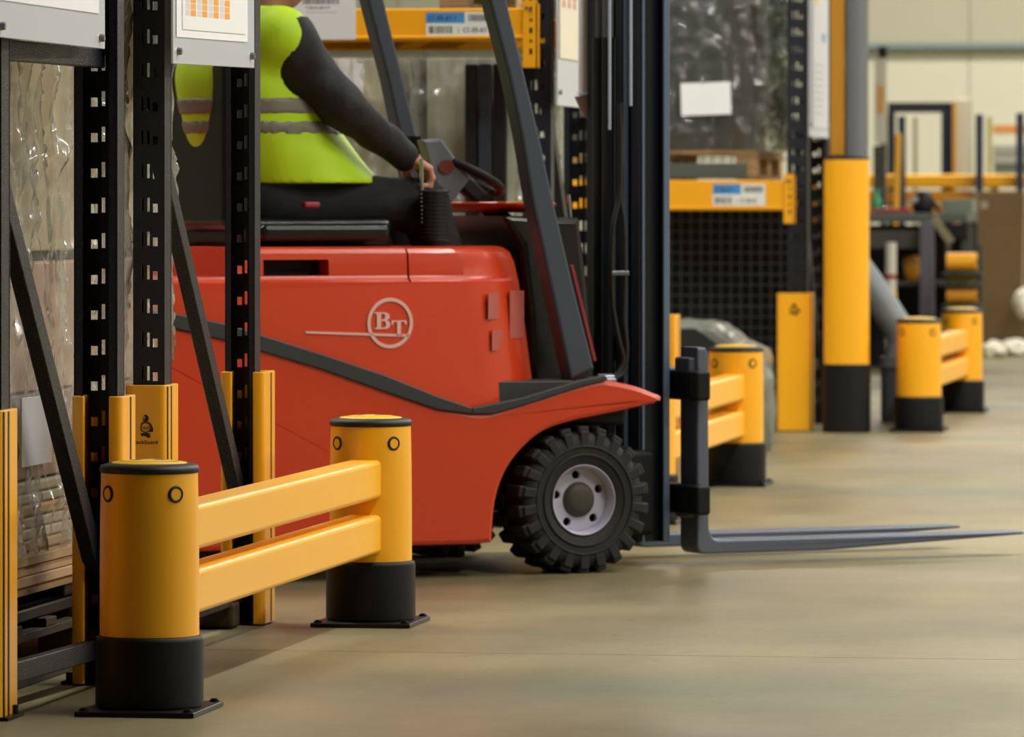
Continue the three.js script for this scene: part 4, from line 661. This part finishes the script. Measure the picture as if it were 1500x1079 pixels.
  und('yellow_fitting', 'yellow round fitting in the dark under the workbench', 'fitting', 1336, 37.9, Y(414, dB) + .015, [['disc', lathe([[0, 0], [.035, 0], [.05, .05], [.06, .13], [.045, .16], [0, .165]], 24)], ['stem', cy(.016, .04, 0, .18, 0, 'y', .016, 12), M.dark]], mat(0xd08d18, .45));
  // yellow rolls on the lower shelf rack
  const dS = 37.2, sx = at(1410, 292, dS).x, sz = at(1410, 292, dS).z, sk = thing('roll_rack', 'small dark rack holding the yellow rolls beside the brown board', 'rack', V(sx, 0, sz));
  for (const px of [1386, 1434]) mk('upright', bx(.03, .82, .05, at(px, 292, dS).x - sx, .41, -.12, .004), M.olive, sk); for (const py of [400, 416, 447]) mk('shelf', bx(.24, .012, .3, 0, Y(py, dS), 0), M.olive, sk);
  for (const [py, h, c, l] of [[398, .115, 0xe9a21a, 'large yellow roll on the top shelf of the small rack'], [414, .045, 0x8f7a1c, 'dull olive yellow roll on the middle shelf of the small rack'], [445, .10, 0xd9921a, 'yellow roll on the bottom shelf of the small rack']]) { const t = thing('yellow_roll', l, 'roll', V(sx, Y(py, dS) + .002, sz)); mk('roll', cy(h / 2, .19, 0, h / 2 + .005, .05, 'x', h / 2, 28), mat(c, .4), t); mk('core', cy(h * .18, .2, 0, h / 2 + .005, .05, 'x', h * .18, 16), M.dark, t); }
  // brown board and oddments
  const dC = 42.8, cb = thing('brown_board', 'large brown cardboard panel standing at the right edge', 'board', V(at(1482, 292, dC).x, 0, at(1482, 292, dC).z)); mk('panel', bx(.56, Y(281, dC), .06, 0, Y(281, dC) / 2, 0, .006), scaled(mat(0xb0ac96, .75, { map: cardTex }), 1.4), cb); mk('edge_strip', bx(.03, Y(281, dC), .07, -.265, Y(281, dC) / 2, .005, .006), mat(0x77705f, .6), cb); mk('tape', bx(.05, .05, .002, -.2, Y(300, dC), .032), mat(0xa69e86, .5), cb);
  const lump = (name, label, px, d, r, sy, m, y = 0) => { const p = at(px, 292, d), t = thing(name, label, 'plastic', V(p.x, y, p.z)), g = new THREE.IcosahedronGeometry(r, 5), q = g.attributes.position; for (let i = 0; i < q.count; i++) { const v = V().fromBufferAttribute(q, i); v.multiplyScalar(1 + .5 * (n3(v.x * 22 + px, v.y * 22, v.z * 22) - .5)); v.y = Math.max(0, v.y * sy + r * sy * .7); q.setXYZ(i, v.x, v.y, v.z); } g.computeVertexNormals(); mk('plastic', g, m, t); };
  lump('plastic_heap', 'white plastic sheeting crumpled on the floor at the right edge', 1492, 41, .13, .55, mat(0xcfc9b8, .4)); lump('plastic_heap', 'smaller white plastic scrap on the floor right of the farthest barrier', 1452, 40.5, .10, .7, mat(0xc6bfa8, .4));
  { const p = at(1499, 292, 42.55), t = thing('white_bag', 'white knotted bag hanging before the brown board at the right edge', 'bag', V(p.x, Y(466, 42), p.z)), g = new THREE.IcosahedronGeometry(.09, 4), q = g.attributes.position; for (let i = 0; i < q.count; i++) { const v = V().fromBufferAttribute(q, i); v.multiplyScalar(1 + .4 * (n3(v.x * 25, v.y * 25, v.z * 25) - .5)); q.setXYZ(i, v.x * .8, v.y * 1.2 + .1, v.z); } g.computeVertexNormals(); mk('bag', g, mat(0xd6d0bd, .5), t); { const top = Y(281, dC) - Y(466, 42) + .006, zb = at(1482, 292, dC).z - p.z; mk('string', tube([[0, .17, 0], [0, top * .6, zb * .4], [0, top, zb + .03], [0, top, zb - .02]], .004, 20, 6), M.creamDark, t); } }
  const tb = at(1462, 517, 41.5); const tm = mk('timber_beam', bx(.5, .06, .08, 0, .03, 0, .008), mat(0x8a6f45, .7)); tm.position.set(at(1465, 292, 41.9).x, 0, at(1465, 292, 41.9).z); tag(tm, 'brown timber lying on the floor below the cardboard panel', 'wood');
  // hanging sheet by the column
  const hs = at(1289, 292, 41); const ht = thing('notice_panel', 'pale notice panel with an orange patch beside the grey steel column', 'sign', V(hs.x, 0, hs.z)); mk('post', bx(.04, Y(68, 41), .04, .02, Y(68, 41) / 2, -.03, .004), M.olive, ht); mk('panel', bx(.075, .62, .02, 0, Y(210, 41) + .31, 0, .004), mat(0xbdb8a6, .5), ht); mk('patch', bx(.05, .2, .004, .005, Y(150, 41) + .02, .012), mat(0xc49350, .6), ht); mk('clamp', bx(.06, .08, .06, .02, Y(76, 41), 0, .01), M.dark, ht); mk('dark_box', bx(.09, .42, .06, 0, Y(300, 41) + .21, 0, .01), M.olive, ht);
}
renderer.render(scene, camera);
